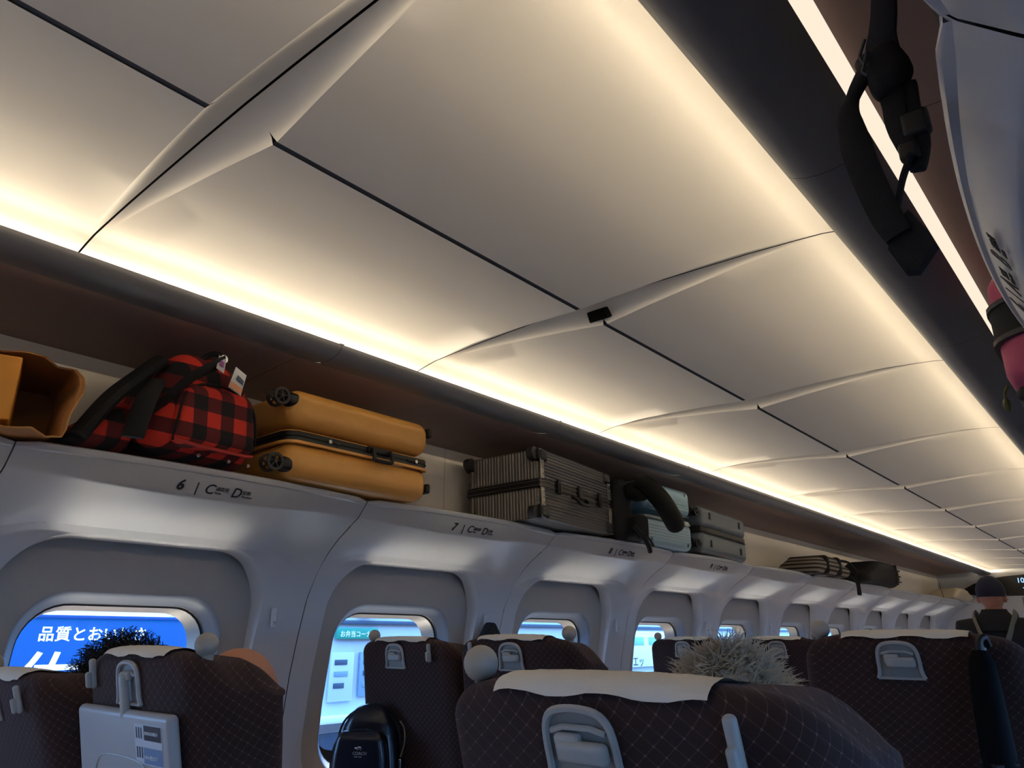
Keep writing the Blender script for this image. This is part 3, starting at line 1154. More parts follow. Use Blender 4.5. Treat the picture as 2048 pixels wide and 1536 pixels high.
for x in (-1, 1):
    for zc, hh in ((.062, .124), (.2225, .125)):
        G().rbox((x * (L / 2 - .014), -Dp / 2 - .0005, zc), (.030, .004, hh), .0015, 1).make('edge_strip', M_EDGE, sl)
    for y in (-1, 1):
        for z in (.028, H - .024):
            G().rbox((x * (L / 2 - .028), y * (Dp / 2 - .022), z), (.066, .056, .056), .014, 3).make('corner_guard', M_BLACK, sl)
            if x < 0:
                G().cyl((-L / 2 - .014, y * (Dp / 2 - .028), z + (.004 if z > .1 else -.004)), (0, 1, 0), .026, .030, 20).make('wheel', mat('wheel_grey', (46, 46, 46), rough=.5), sl)
rv = G()
def rivet(x, z): rv.ball((x, -Dp / 2 - .004, z), .0032, 8, 4)
for x in (-1, 1):
    for z in (.018, .040, .062, .084, .106, .180, .205, .230, .255): rivet(x * (L / 2 - .016), z)
for k in range(13):
    x = -L / 2 + .05 + (L - .1) * k / 12
    rivet(x, .119); rivet(x, .165)
tag(rv.make('rivets', M_STEEL, sl), kind='stuff')
for x in (-.185, .185):
    G().rbox((x, -Dp / 2 - .010, .142), (.026, .014, .064), .005, 2).make('latch', M_BLACK, sl)
    G().rbox((x, -Dp / 2 - .018, .136), (.014, .008, .040), .003, 2).make('latch_lever', mat('latch_metal', (60, 60, 60), rough=.3, metal=.8), sl)
G().tube(spline([(-.055, -Dp / 2 - .004, .122), (-.050, -Dp / 2 - .022, .108), (-.035, -Dp / 2 - .028, .092), (.035, -Dp / 2 - .028, .092), (.050, -Dp / 2 - .022, .108), (.055, -Dp / 2 - .004, .122)], 4), .0085, 10).make('handle', M_BLACK, sl)
G().rbox((0, -Dp / 2 - .008, .146), (.034, .016, .056), .006, 2).make('centre_lock', M_BLACK, sl)

# --- light blue hard case
M_TEAL = mat('pale_blue_shell', (150, 184, 200), rough=.35, noise=(8, .05))
tl = bag('suitcase', 'pale ice-blue hard suitcase half hidden behind the black bag', 3.505, 1.075, 'suitcase')
L, Dp, H = .50, .35, .328
G().rbox((0, 0, .072), (L, Dp, .144), .035, 4, 2).xf(lambda v: (v.x, v.y, min(v.z, .136))).make('shell_lower', M_TEAL, tl)
G().rbox((0, 0, H - .072), (L, Dp, .144), .035, 4, 2).xf(lambda v: (v.x, v.y, max(v.z, .146))).make('shell_upper', M_TEAL, tl)
band(.133, .149, .002, mat('case_seam_grey', (120, 130, 134), rough=.4), 'seam_band', L, Dp, .035, tl)
for z in (.04, .055, .07, .085, .10, .18, .195, .21, .225, .24):
    G().rbox((0, -Dp / 2 + .0005, z), (L - .07, .004, .003), .0012, 1).make('groove', mat('case_groove', (120, 156, 174), rough=.4), tl)
for x in (.10, .17):
    G().rbox((x, -Dp / 2 - .004, .141), (.055, .010, .026), .004, 2).make('latch', mat('case_latch', (170, 178, 180), rough=.3, metal=.4), tl)
for x in (-.19, .19):
    for z in (.03, H - .03):
        G().ball((x, -Dp / 2 + .004, z), .011, 12, 6, (1, .7, 1)).make('stud', mat('case_stud', (70, 96, 110), rough=.4), tl)
for y in (-Dp / 2 + .03, Dp / 2 - .03):
    wheel(tl, -L / 2 - .006, y, .038, .024, m_house=mat('case_wheel_housing', (120, 140, 150), rough=.4))

# --- grey-blue suitcase
M_GREY = mat('slate_shell', (112, 120, 126), rough=.4)
gy = bag('suitcase', 'slate grey suitcase with black side bumpers, last in the row of cases', 4.150, 1.075, 'suitcase', tilty=.035)
L, Dp, H = .60, .36, .262
G().rbox((0, 0, .062), (L, Dp, .124), .035, 4, 2).xf(lambda v: (v.x, v.y, min(v.z, .118))).make('shell_lower', M_GREY, gy)
G().rbox((0, 0, H - .062), (L, Dp, .124), .035, 4, 2).xf(lambda v: (v.x, v.y, max(v.z, .140))).make('shell_upper', M_GREY, gy)
band(.116, .142, .001, M_BLACK, 'zipper_band', L, Dp, .035, gy)
band(.108, .113, .003, M_BLACK, 'trim', L, Dp, .035, gy)
for x in (-.19, .20):
    for z in (.055, H - .05):
        G().rbox((x, -Dp / 2 - .002, z), (.016, .008, .040), .003, 2).make('bumper', M_BLACK, gy)
for y in (-Dp / 2 + .03, Dp / 2 - .03):
    for z in (.045, H - .04):
        wheel(gy, -L / 2 - .010, y, z, .027)

# --- red and black checked backpack, lying with its front to the aisle
M_PLAID = plaid_mat()
pl = bag('backpack', 'red and black buffalo-check backpack with luggage tags', .930, 1.045, 'backpack', rot=.10)
def plw(v):
    x, y, z = v
    t = max(0, min(1, z / .30))
    return (x * (1 - .26 * t ** 2.2) + .012 * math.sin(9 * z), y * (1 - .18 * t ** 2) - .012 * math.sin(5 * x + 1), z * (1 - .10 * (x / .16) ** 2) + .008 * math.sin(11 * x + 2))
G().rbox((0, 0, .158), (.325, .30, .316), .075, 4, 7).xf(plw).make('body', M_PLAID, pl)
def pkw(v):
    x, y, z = v
    t = max(0, min(1, (z - .03) / .19))
    return (x * (1 - .16 * t ** 2), y + .012 * t, z + .004 * math.sin(14 * x))
G().rbox((.020, -.152, .125), (.245, .075, .180), .034, 4, 5).xf(pkw).make('front_pocket', M_PLAID, pl)
# piping and seams
pip = G().tube(spline([(.140, -.155, .045), (.142, -.168, .10), (.120, -.165, .185), (.05, -.162, .218), (-.03, -.162, .215), (-.085, -.166, .175), (-.100, -.170, .10), (-.098, -.155, .045)], 5), .004, 6)
pip.make('pocket_zipper', M_NYLON, pl)
G().tube(spline([(-.100, -.172, .045), (-.05, -.190, .036), (.03, -.194, .034), (.10, -.186, .036), (.140, -.165, .045)], 5), .0045, 6).make('piping', mat('red_piping', (178, 40, 30), rough=.7), pl)
st = G().tube(spline([(-.150, -.10, .10), (-.120, -.150, .16), (-.085, -.176, .215), (-.03, -.172, .262), (.02, -.150, .300)], 5), .016, 8, flat=(.35, 1.3))
st.make('cross_strap', M_NYLON, pl)
sp = G()
sp.tube(spline([(-.125, -.08, .27), (-.18, -.10, .21), (-.245, -.10, .13), (-.30, -.09, .025)], 6), .024, 8, flat=(.8, 1.2))
sp.make('shoulder_strap', M_NYLON, pl)
G().tube(spline([(-.150, -.12, .20), (-.185, -.15, .12), (-.20, -.15, .03)], 6), .024, 8, flat=(.4, 1.2)).make('shoulder_strap', M_NYLON, pl)
G().rbox((-.235, .02, .075), (.18, .20, .15), .05, 3, 3).xf(lambda v: (v.x, v.y, v.z * (1 - .9 * max(0, (-.18 - v.x)) / .15))).make('side_flap', M_PLAID, pl)
hd = G().tube(spline([(-.02, -.10, .300), (.0, -.125, .322), (.03, -.125, .322), (.05, -.10, .300)], 5), .008, 8)
hd.make('grab_handle', M_NYLON, pl)
G().cyl((.028, -.140, .312), (0, 1, 0), .012, .004, 16).make('key_ring', M_STEEL, pl)
def ltag(nm, pts, m, prn):
    return G().add(pts + [(p[0], p[1] + .0015, p[2]) for p in pts], [(0, 1, 2, 3), (7, 6, 5, 4), (0, 4, 5, 1), (1, 5, 6, 2), (2, 6, 7, 3), (3, 7, 4, 0)]).make(nm, m, prn, smooth=False)
lt = ltag('luggage_tag', [(.016, -.198, .214), (.056, -.200, .198), (.078, -.184, .268), (.042, -.182, .284)], mat('tag_white', (226, 224, 222), rough=.3), pl)
ltag('tag_picture', [(.018, -.1995, .216), (.055, -.2015, .201), (.060, -.1985, .220), (.024, -.1965, .234)], mat('tag_peach', (240, 170, 130), rough=.3), lt)
ltag('tag_picture', [(.040, -.1945, .244), (.062, -.195, .232), (.066, -.192, .246), (.046, -.1915, .258)], mat('tag_slate', (70, 90, 110), rough=.3), lt)
lt2 = ltag('luggage_tag', [(-.018, -.182, .262), (.004, -.186, .252), (.020, -.165, .300), (-.002, -.162, .310)], mat('tag_grey', (196, 190, 200), rough=.3), pl)
ltag('tag_picture', [(-.008, -.1795, .276), (.004, -.181, .270), (.010, -.173, .288), (-.001, -.1715, .294)], mat('tag_violet', (150, 90, 150), rough=.3), lt2)
for x in (-.03, .06, .125):
    G().cyl((x, -.178 + abs(x - .03) * .05, .014), (0, 1, -.3), .0045, .005, 14).make('eyelet', mat('dull_eyelet', (130, 120, 124), rough=.4, metal=.6), pl)

# --- kraft paper bag lying on its side, mouth to the aisle, orange box inside
M_KRAFT = mat('kraft_paper', (176, 120, 62), rough=.75, noise=(12, .12))
kp = bag('paper_bag', 'open brown kraft paper bag lying on its side, holding a box', .495, 1.075, 'paper bag', rot=-.28)
rows = []
rnd = random.Random(5)
for k, y in enumerate((-.19, -.186, -.10, .02, .16)):
    row = []
    for i in range(48):
        a = 2 * PI * i / 48
        x, z = rr_ray(a, .155 - .01 * k, .088, .02)
        wob = (.010 * math.sin(3 * a + 1) + .007 * math.sin(7 * a)) * (1 if k < 3 else .3)
        row.append(Vector((x + wob, y + (.014 * math.sin(2 * a) + .008 * math.sin(5 * a) if k == 0 else 0), z + .096 + wob * .6 - (.02 if k < 2 and x > .1 else 0))))
    rows.append(row)
g = G().grid(rows, close_u=True)
b = len(g.v); g.f.append(tuple(b - 48 + k for k in range(48)))
pb = g.make('bag_body', M_KRAFT, kp)
sd = pb.modifiers.new('thick', 'SOLIDIFY'); sd.thickness = .0012
G().tube([rows[0][i] for i in range(48)] + [rows[0][0]], .0022, 5).make('bag_rim', mat('kraft_edge', (200, 146, 80), rough=.7), kp)
G().rbox((-.028, -.108, .092), (.135, .165, .150), .004, 2).make('inner_box', mat('orange_box', (232, 156, 52), rough=.5), kp)

# --- black soft bag with a long rolled sleeve between the trunk and the pale case
bk = bag('shoulder_bag', 'black soft bag with a rolled sleeve hanging over the pale case', 3.065, 1.00, 'bag')
def bkw(v):
    t = v.z / .3
    return (v.x * (1 - .35 * t * t) + .02 * t, v.y * (1 - .2 * t), v.z + .01 * math.sin(12 * v.x))
G().rbox((0, .03, .15), (.17, .30, .30), .05, 4, 5).xf(bkw).make('body', M_NYLON, bk)
G().tube(spline([(.01, -.16, .275), (.05, -.205, .25), (.12, -.235, .19), (.20, -.245, .115), (.255, -.24, .065)], 6), [.030, .034, .038, .041, .043, .045, .046, .047, .048, .048, .048, .048, .048, .048, .048, .048, .048, .048, .048, .048, .047, .046, .044, .038, .020], 14).make('rolled_sleeve', mat('olive_black_cloth', (24, 23, 20), rough=.9, bump=(300, .4)), bk)
G().rbox((.02, -.165, .255), (.012, .006, .035), .0025, 2).make('zipper_tag', M_STEEL, bk)
G().rbox((.06, -.14, .235), (.12, .10, .09), .035, 3, 2).make('flap', M_NYLON, bk)
G().tube(spline([(.0, -.15, .06), (.01, -.19, .01), (.03, -.205, -.035), (.05, -.20, -.06)], 5), .011, 8).make('loose_strap', M_NYLON, bk)
G().tube(spline([(.05, -.15, .05), (.07, -.19, .0), (.085, -.20, -.03)], 5), .012, 8, flat=(.5, 1.2)).make('loose_strap', M_NYLON, bk)
G().rbox((.055, -.12, .06), (.10, .12, .12), .03, 3, 2).make('side_pouch', M_NYLON, bk)

# --- striped bag and black holdall further along
M_STR = stripe_mat('striped_canvas', (28, 28, 30), (142, 130, 116), 2, .030, .45)
sb_ = bag('tote_bag', 'slumped black and beige striped bag with dangling cords', 5.92, 1.00, 'bag')
G().rbox((0, 0, .075), (.80, .30, .15), .07, 4, 6).xf(lambda v: (v.x, v.y, v.z * (1 - .75 * (v.x / .46) ** 2) + .006 * math.sin(20 * v.x))).make('body', M_STR, sb_)
for x in (-.16, .12):
    G().rbox((x, -.005, .078), (.07, .308, .150), .06, 3, 2).xf(lambda v: (v.x, v.y, v.z * (1 - .6 * (v.x / .46) ** 2))).make('webbing', M_NYLON, sb_)
G().tube(spline([(.20, -.10, .13), (.33, -.15, .12), (.42, -.17, .06), (.40, -.17, .0)], 5), .010, 6).make('handle', M_NYLON, sb_)
for k in range(3):
    x = .36 + k * .035
    G().tube(spline([(x, -.13, .03), (x + .02, -.17, -.03), (x + .01, -.175, -.12), (x + .05, -.17, -.10), (x + .055, -.165, .0)], 5), .0035, 5).make('cord', M_NYLON, sb_)
du = bag('holdall', 'black holdall with a strapped end, beyond the striped bag', 7.30, 1.02, 'bag')
G().rbox((0, 0, .11), (1.02, .32, .22), .08, 4, 5).xf(lambda v: (v.x, v.y, v.z * (1 - .62 * sstep(.0, -.52, v.x)))).make('body', M_NYLON, du)
for z in (.05, .10, .15):
    G().rbox((.40, -.145, z), (.14, .05, .012), .004, 2).make('strap', mat('grey_webbing', (58, 56, 50), rough=.8), du)
G().rbox((.36, -.155, .11), (.02, .03, .18), .006, 2).make('buckle_strap', mat('grey_webbing', (58, 56, 50), rough=.8), du)
# --- distant pale plastic bag and wire loop
wb = bag('plastic_bag', 'crumpled off-white plastic bag at the far end of the rack', 10.75, 1.02, 'bag')
G().rbox((0, 0, .07), (.95, .30, .14), .06, 4, 8).xf(lambda v: (v.x, v.y, v.z * (1 - .5 * (v.x / .5) ** 2) + .012 * math.sin(17 * v.x + 9 * v.y) * (v.z > .03))).make('body', mat('pale_plastic', (206, 194, 168), rough=.5), wb)
wr = bag('wire_loop', 'thin brown wire loop rising from the far shelf', 10.0, .96, 'wire')
G().tube(spline([(-.02, 0, 0), (-.04, .01, .08), (-.02, .02, .15), (.05, .03, .18)], 6), .003, 6).make('wire', mat('brown_wire', (80, 60, 50), rough=.6), wr)

# ------------------------------------------------------------------ things on the near rack
nb = tag(empty('backpack', (.985, .62, RZ)), 'black backpack on the near rack with buckled straps hanging down', 'backpack')
M_NAVY = mat('navy_nylon', (16, 18, 32), rough=.8, bump=(400, .4))
G().rbox((.115, -.02, .14), (.29, .46, .28), .07, 4, 4).make('body', M_NAVY, nb)
def hp(x, z, dy=0.0):
    """a point of the transverse plane y = .62 where the straps hang over the shelf edge"""
    k = .62 / .60
    return Vector((1.003 + (x - 1.003) * k - .985, dy, 1.22 + (z - 1.22) * k - RZ))
def ribbon(nm, pts, wd, m=M_NYLON, dy=0.0, th=.0035):
    """flat strap in that plane; wd = half widths"""
    c = spline([hp(x, z, dy) for x, z in pts], 6)
    rows = []
    for i, p in enumerate(c):
        t = (c[min(i + 1, len(c) - 1)] - c[max(i - 1, 0)]).normalized()
        nrm = Vector((-t.z, 0, t.x))
        f = i / (len(c) - 1) * (len(wd) - 1)
        k = min(int(f), len(wd) - 2)
        h = lerp(wd[k], wd[k + 1], f - k)
        yv = Vector((0, th, 0))
        rows.append([p + nrm * h - yv, p + nrm * h * .6 - yv * 1.5, p - nrm * h * .6 - yv * 1.5, p - nrm * h - yv, p - nrm * h + yv, p - nrm * h * .6 + yv * 1.5, p + nrm * h * .6 + yv * 1.5, p + nrm * h + yv])
    return G().loft(rows).make(nm, m, nb)
ribbon('webbing_strap', [(.945, 1.80), (.928, 1.773), (.921, 1.738), (.916, 1.715), (.914, 1.699)], [.012, .010, .011, .015], M_NAVY)
G().rbox(hp(.911, 1.684), (.036, .030, .050), .013, 3, 3).xf(lambda v: (v.x + .006 * math.sin(70 * v.z), v.y, v.z + .005 * math.sin(90 * v.x))).make('strap_knot', M_NYLON, nb)
ribbon('shoulder_strap', [(.902, 1.688), (.888, 1.668), (.881, 1.650), (.8815, 1.628), (.8830, 1.607), (.889, 1.570), (.896, 1.538), (.901, 1.522)], [.007, .005, .010, .0125, .0125, .012, .010], M_NYLON, -.006)
ribbon('webbing_strap', [(.914, 1.672), (.9145, 1.650), (.914, 1.631), (.9165, 1.612), (.918, 1.600)], [.011, .009, .009, .007], M_NYLON, .004)
ribbon('webbing_strap', [(.926, 1.665), (.925, 1.640), (.927, 1.620), (.924, 1.597), (.921, 1.583)], [.008, .008, .009, .006], M_NYLON, .008)
ribbon('thin_strap', [(.920, 1.592), (.911, 1.574), (.904, 1.553), (.898, 1.531)], [.0018, .0018], M_NYLON, -.002)
pad = [(.896, 1.532), (.8915, 1.514), (.900, 1.492), (.909, 1.490), (.925, 1.508), (.922, 1.519), (.911, 1.543)]
n = len(pad)
g = G().add([hp(x, z, -.006) for x, z in pad] + [hp(x, z, .006) for x, z in pad],
            [tuple(range(n)), tuple(range(2 * n - 1, n - 1, -1))] + [(i, n + i, n + (i + 1) % n, (i + 1) % n) for i in range(n)])
g.make('strap_pad', M_NYLON, nb, smooth=False)
G().rbox(hp(.927, 1.622, .004), (.022, .014, .024), .004, 2).make('buckle', M_BLACK, nb)
G().rbox(hp(.919, 1.598, .002), (.016, .012, .018), .004, 2).make('buckle', M_BLACK, nb)
for t in (.0, 1.0):
    G().tube([hp(.906, 1.706 - t * .012, -.020), hp(.900, 1.690 - t * .016, -.022), hp(.903, 1.676 - t * .006, -.02)], .0016, 5).make('fold_sheen', mat('strap_sheen', (60, 62, 68), rough=.5), nb)  # lighter grey lines paint the highlight along the strap folds

pk = tag(empty('sports_bag', (1.01, 1.84, RZ)), 'pink sports bag with a black middle band, overhanging the near rack', 'bag')
M_PINK = mat('pink_fabric', (196, 80, 112), rough=.6, bump=(300, .2))
def pinkpart(nm, z0, z1, grow, m, r=.05):
    rows = []
    for t in [i / 12 for i in range(13)]:
        z = lerp(z0, z1, t)
        e = 0.0
        zz = (z - .02) / .30
        e = .045 * max(0, (.16 - zz) / .16) ** 2 + .05 * max(0, (zz - .80) / .20) ** 2
        row = []
        for k in range(48):
            a = 2 * PI * k / 48
            x, y = rr_ray(a, .165 + grow - e, .155 + grow - e, .09)
            row.append(Vector((x, y, z)))
        rows.append(row)
    return G().loft(rows).make(nm, m, pk)
pinkpart('body', .02, .315, 0, M_PINK)
pinkpart('middle_band', .135, .205, .006, M_NYLON)
for z in (.130, .204):
    pinkpart('band_edge', z, z + .010, .010, mat('dark_grey_trim', (66, 62, 62), rough=.6))
G().rbox((0, 0, .012), (.30, .28, .03), .012, 2).make('base', M_BLACK, pk)
G().tube(spline([(-.165, -.09, .045), (-.172, -.095, .03), (-.173, -.093, .015)], 4), .003, 6).make('charm_cord', mat('olive_cord', (96, 92, 40), rough=.7), pk)
G().ball((-.173, -.093, .005), .012, 10, 6, (.6, 1, 1.3)).make('charm', mat('olive_charm', (110, 104, 52), rough=.6, noise=(200, .5)), pk)

# ------------------------------------------------------------------ people
M_SKIN = mat('skin', (196, 136, 106), rough=.5, noise=(40, .05))
def skin_mesh(verts, edges, name, m, parent, root=0, sub=2, extra=None, voxel=None):
    """verts: (x, y, z, r); a Skin-modifier figure, baked to one mesh, joined with extra geometry and voxel-merged"""
    me = bpy.data.meshes.new(name)
    me.from_pydata([v[:3] for v in verts], edges, [])
    o = bpy.data.objects.new(name, me)
    COL.objects.link(o)
    sk = o.modifiers.new('skin', 'SKIN')
    sk.use_smooth_shade = True
    lay = me.skin_vertices[0] if me.skin_vertices else None
    if lay is None:
        bpy.context.view_layer.objects.active = o
        lay = me.skin_vertices.new() if hasattr(me.skin_vertices, 'new') else None
    for i, v in enumerate(verts):
        r = v[3] if len(v) == 4 else (v[3], v[4])
        lay.data[i].radius = (r, r) if not isinstance(r, tuple) else r
        lay.data[i].use_root = (i == root)
    ss = o.modifiers.new('sub', 'SUBSURF'); ss.levels = sub; ss.render_levels = sub
    dg = bpy.context.evaluated_depsgraph_get(); dg.update()
    em = bpy.data.meshes.new_from_object(o.evaluated_get(dg))
    bpy.data.objects.remove(o)
    if extra or voxel:
        bm = bmesh.new(); bm.from_mesh(em)
        if extra:
            t = bpy.data.meshes.new('t'); t.from_pydata([tuple(v) for v in extra.v], [], extra.f); bm.from_mesh(t); bpy.data.meshes.remove(t)
        bm.to_mesh(em); bm.free()
        o2 = bpy.data.objects.new(name, em); COL.objects.link(o2)
        rm = o2.modifiers.new('vox', 'REMESH'); rm.mode = 'VOXEL'; rm.voxel_size = voxel or .008
        sm = o2.modifiers.new('smooth', 'SMOOTH'); sm.iterations = 4
        dg.update()
        em2 = bpy.data.meshes.new_from_object(o2.evaluated_get(dg))
        bpy.data.objects.remove(o2); em = em2
    em.materials.clear(); em.materials.append(m)
    em.shade_smooth()
    em.name = name
    return link(bpy.data.objects.new(name, em), parent)

def head_geo(c, s=1.0):
    """head facing +Y: skull, jaw, nose, ears, brow, lips"""
    g = G()
    def hw(d):
        x, y, z = d
        if z < 0: y *= 1 - .10 * (-z / .12); x *= 1 - .28 * (-z / .12) ** 1.5
        if y < -.04 and z < -.03: y *= .86
        return (x, y, z)
    g.ball(c, .1, 24, 18, (.76 * s, .95 * s, 1.14 * s), hw)
    c = Vector(c)
    g.ball(c + Vector((0, .098, -.022)) * s, .014 * s, 10, 8, (.9, 1.2, 1.5))
    g.ball(c + Vector((0, .086, .018)) * s, .016 * s, 10, 8, (2.6, .7, .6))
    g.ball(c + Vector((0, .084, -.062)) * s, .012 * s, 10, 8, (2.0, .8, .7))
    g.ball(c + Vector((0, .066, -.098)) * s, .022 * s, 10, 8, (1.2, .9, .8))
    for k in (-1, 1):
        g.ball(c + Vector((k * .084, -.014, -.014)) * s, .030 * s, 10, 8, (.36, .7, 1.15))
    return g

def figure(head, seated, m_skin=M_SKIN):
    """skeleton lists for body, top and trousers; head centre at the origin, facing +Y"""
    hx, hy, hz = head
    P_ = lambda x, y, z, r: (hx + x, hy + y, hz + z, r)
    if seated:
        ctl = [P_(0, .15, -.64, .13), P_(0, .09, -.48, .125), P_(0, .03, -.32, .135), P_(0, .0, -.20, .085), P_(0, -.005, -.14, .052), P_(0, .0, -.06, .055)]
        sh, el, wr, hd = (.175, .01, -.235), (.235, .10, -.47), (.17, .32, -.53), (.12, .40, -.53)
        hip, kn, an, to = (.10, .17, -.66), (.12, .56, -.62), (.12, .60, -hz + .09), (.12, .72, -hz + .03)
    else:
        ctl = [P_(0, .0, -.72, .135), P_(0, .0, -.56, .125), P_(0, -.005, -.36, .145), P_(0, -.01, -.185, .095), P_(0, -.005, -.125, .060), P_(0, .0, -.05, .058)]
        sh, el, wr, hd = (.19, -.005, -.215), (.24, -.02, -.50), (.235, .06, -.78), (.23, .08, -.86)
        hip, kn, an, to = (.095, .0, -.80), (.10, .02, -1.14), (.10, .0, -hz + .09), (.10, .14, -hz + .03)
    v = list(ctl); e = [(i, i + 1) for i in range(5)]
    arms, legs = [], []
    for k in (-1, 1):
        b = len(v)
        v += [P_(k * sh[0], sh[1], sh[2], .062), P_(k * el[0], el[1], el[2], .044), P_(k * wr[0], wr[1], wr[2], .030), P_(k * hd[0], hd[1], hd[2], .030)]
        e += [(3, b), (b, b + 1), (b + 1, b + 2), (b + 2, b + 3)]
        arms.append(b)
        d = (Vector(hd) - Vector(wr)).normalized()
        for q, (off, ln) in enumerate(((-.026, .060), (-.009, .075), (.009, .070), (.025, .055))):
            f0 = len(v)
            p0 = Vector(hd) + Vector((off, 0, 0)); p1 = p0 + d * ln * .55 + Vector((0, 0, -.006)); p2 = p1 + d * ln * .45 + Vector((0, 0, -.02))
            v += [P_(k * p0.x, p0.y, p0.z, .011), P_(k * p1.x, p1.y, p1.z, .0095), P_(k * p2.x, p2.y, p2.z, .008)]
            e += [(b + 3, f0), (f0, f0 + 1), (f0 + 1, f0 + 2)]
        f0 = len(v)
        v += [P_(k * (wr[0] - .035), wr[1] + d.y * .03, wr[2] + d.z * .03, .012), P_(k * (wr[0] - .045), wr[1] + d.y * .07, wr[2] + d.z * .07, .0095)]
        e += [(b + 2, f0), (f0, f0 + 1)]
        b = len(v)
        v += [P_(k * hip[0], hip[1], hip[2], .095), P_(k * kn[0], kn[1], kn[2], .062), P_(k * an[0], an[1], an[2], .042), P_(k * to[0], to[1], to[2], .036)]
        e += [(0, b), (b, b + 1), (b + 1, b + 2), (b + 2, b + 3)]
        legs.append(b)
    # clothing
    gr = .016 if seated else .026
    tv = [(a[0], a[1], a[2], a[3] + gr) for a in ctl[:4]] + [(ctl[4][0], ctl[4][1], ctl[4][2] - (.015 if seated else .0), .064 if seated else .082)]
    te = [(0, 1), (1, 2), (2, 3), (3, 4)]
    for b in arms:
        i = len(tv)
        tv += [(v[b][0], v[b][1], v[b][2], .078 if seated else .088), (v[b + 1][0], v[b + 1][1], v[b + 1][2], .058 if seated else .066), (v[b + 2][0], v[b + 2][1], v[b + 2][2], .042)]
        te += [(3, i), (i, i + 1), (i + 1, i + 2)]
    lv = [(ctl[0][0], ctl[0][1], ctl[0][2] + .02, .145)]
    le = []
    for b in legs:
        i = len(lv)
        lv += [(v[b][0], v[b][1], v[b][2], .108), (v[b + 1][0], v[b + 1][1], v[b + 1][2], .076), (v[b + 2][0], v[b + 2][1], v[b + 2][2] + .02, .056)]
        le += [(0, i), (i, i + 1), (i + 1, i + 2)]
    return v, e, tv, te, lv, le

def person(label, head, seated, top_col, leg_col, scale=1.0, group=None, mskin=M_SKIN):
    hx, hy, hz = head
    root = tag(empty('person', (hx, hy, 0)), label, 'person', group)
    v, e, tv, te, lv, le = figure((0, 0, hz), seated)
    skin_mesh(v, e, 'body', mskin, root, 0, 2, head_geo((0, 0, hz), scale), .0075)
    skin_mesh(tv, te, 'jacket', mat('cloth_%d_%d_%d' % top_col, top_col, rough=.85, bump=(200, .3)), root, 0, 2)
    skin_mesh(lv, le, 'trousers', mat('cloth_%d_%d_%d' % leg_col, leg_col, rough=.85), root, 0, 2)
    return root

def hair(root, c, rx, ry, rz, n, strand, m, seed, zmin=-.6, cap=True, ymax=.75):
    """strands rooted on an ellipsoid round the skull, one mesh"""
    r_ = random.Random(seed)
    g = G()
    c = Vector(c)
    if cap:
        rows = []
        for i in range(13):
            th = PI * .62 * (i + .02) / 12
            rows.append([c + Vector((math.sin(th) * math.cos(a) * rx, math.sin(th) * math.sin(a) * ry - .004, math.cos(th) * rz)) for a in [2 * PI * k / 28 for k in range(28)]])
        g.loft(rows, False)
    k = 0
    while k < n:
        d = Vector((r_.gauss(0, 1), r_.gauss(0, 1), r_.gauss(0, 1))).normalized()
        if d.z < zmin or (d.y > ymax and d.z < .5): continue
        k += 1
        p = c + Vector((d.x * rx, d.y * ry, d.z * rz))
        pts, rad = strand(p, d, r_)
        g.tube(pts, rad, 3, False)
    return g.make('hair', m, root)

def curl(p, d, r_):
    a = d.cross(Vector((r_.uniform(-1, 1), r_.uniform(-1, 1), r_.uniform(-1, 1)))).normalized()
    b = d.cross(a)
    L, rr, ph, tw = r_.uniform(.014, .036), r_.uniform(.004, .009), r_.uniform(0, 6.28), r_.uniform(5, 9)
    pts = [p + d * L * t + (a * math.cos(ph + tw * t) + b * math.sin(ph + tw * t)) * rr * min(1, t * 3) for t in [i / 8 for i in range(9)]]
    return pts, .0009
def bristle(p, d, r_):
    L = r_.uniform(.020, .046)
    flow = Vector((r_.uniform(.1, .9), r_.uniform(-.9, -.1), .15))
    flow = flow - d * flow.dot(d)
    dr = (d * r_.uniform(.25, .75) + flow * r_.uniform(.3, .9) + Vector((r_.uniform(-.3, .3), r_.uniform(-.3, .3), r_.uniform(-.1, .35)))).normalized()
    fall = Vector((r_.uniform(-.2, .2), -.2, -.45)) * L * .5
    pts = [p + dr * L * t + fall * t * t for t in [i / 4 for i in range(5)]]
    return pts, [.0010, .0010, .0008, .0006, .0002]

pA = person('passenger with curly black hair in the window seat below the blue sign', (-.985, .865, 1.085), True, (40, 42, 50), (36, 38, 46))
hair(pA, (0, -.004, 1.098), .088, .104, .118, 1500, curl, mat('black_hair', (12, 11, 12), rough=.6), 11)
pB = person('bald passenger leaning out beside the seat with the raised tray table', (-.497, .885, 1.088), True, (58, 60, 62), (40, 40, 44))
pC = person('white-haired passenger in the nearest seat, only the hair showing', (.528, 1.02, 1.098), True, (70, 66, 60), (50, 50, 54), .92)
hair(pC, (0, -.004, 1.098), .074, .094, .106, 4200, bristle, mat('white_hair', (200, 190, 172), rough=.55), 5)
pD = person('man in a navy cap and dark top with khaki straps, standing in the aisle', (.062, 6.30, 1.500), False, (20, 20, 24), (34, 34, 40))
cp = G()
rows = []
for i in range(11):
    th = PI * .56 * (i + .03) / 10
    rows.append([Vector((math.sin(th) * math.cos(a) * .092, math.sin(th) * math.sin(a) * .110, 1.525 + math.cos(th) * .116 - (.008 if i == 10 else 0))) for a in [2 * PI * k / 28 for k in range(28)]])
cp.loft(rows, False)
cp.make('cap', mat('navy_cap', (34, 38, 58), rough=.85, bump=(300, .3)), pD)
G().rbox((0, .135, 1.492), (.15, .10, .010), .004, 2, 4).xf(lambda v: (v.x, v.y - abs(v.x) * .35, v.z - v.x * v.x * 2)).make('cap_peak', mat('navy_cap', (34, 38, 58), rough=.85), pD)
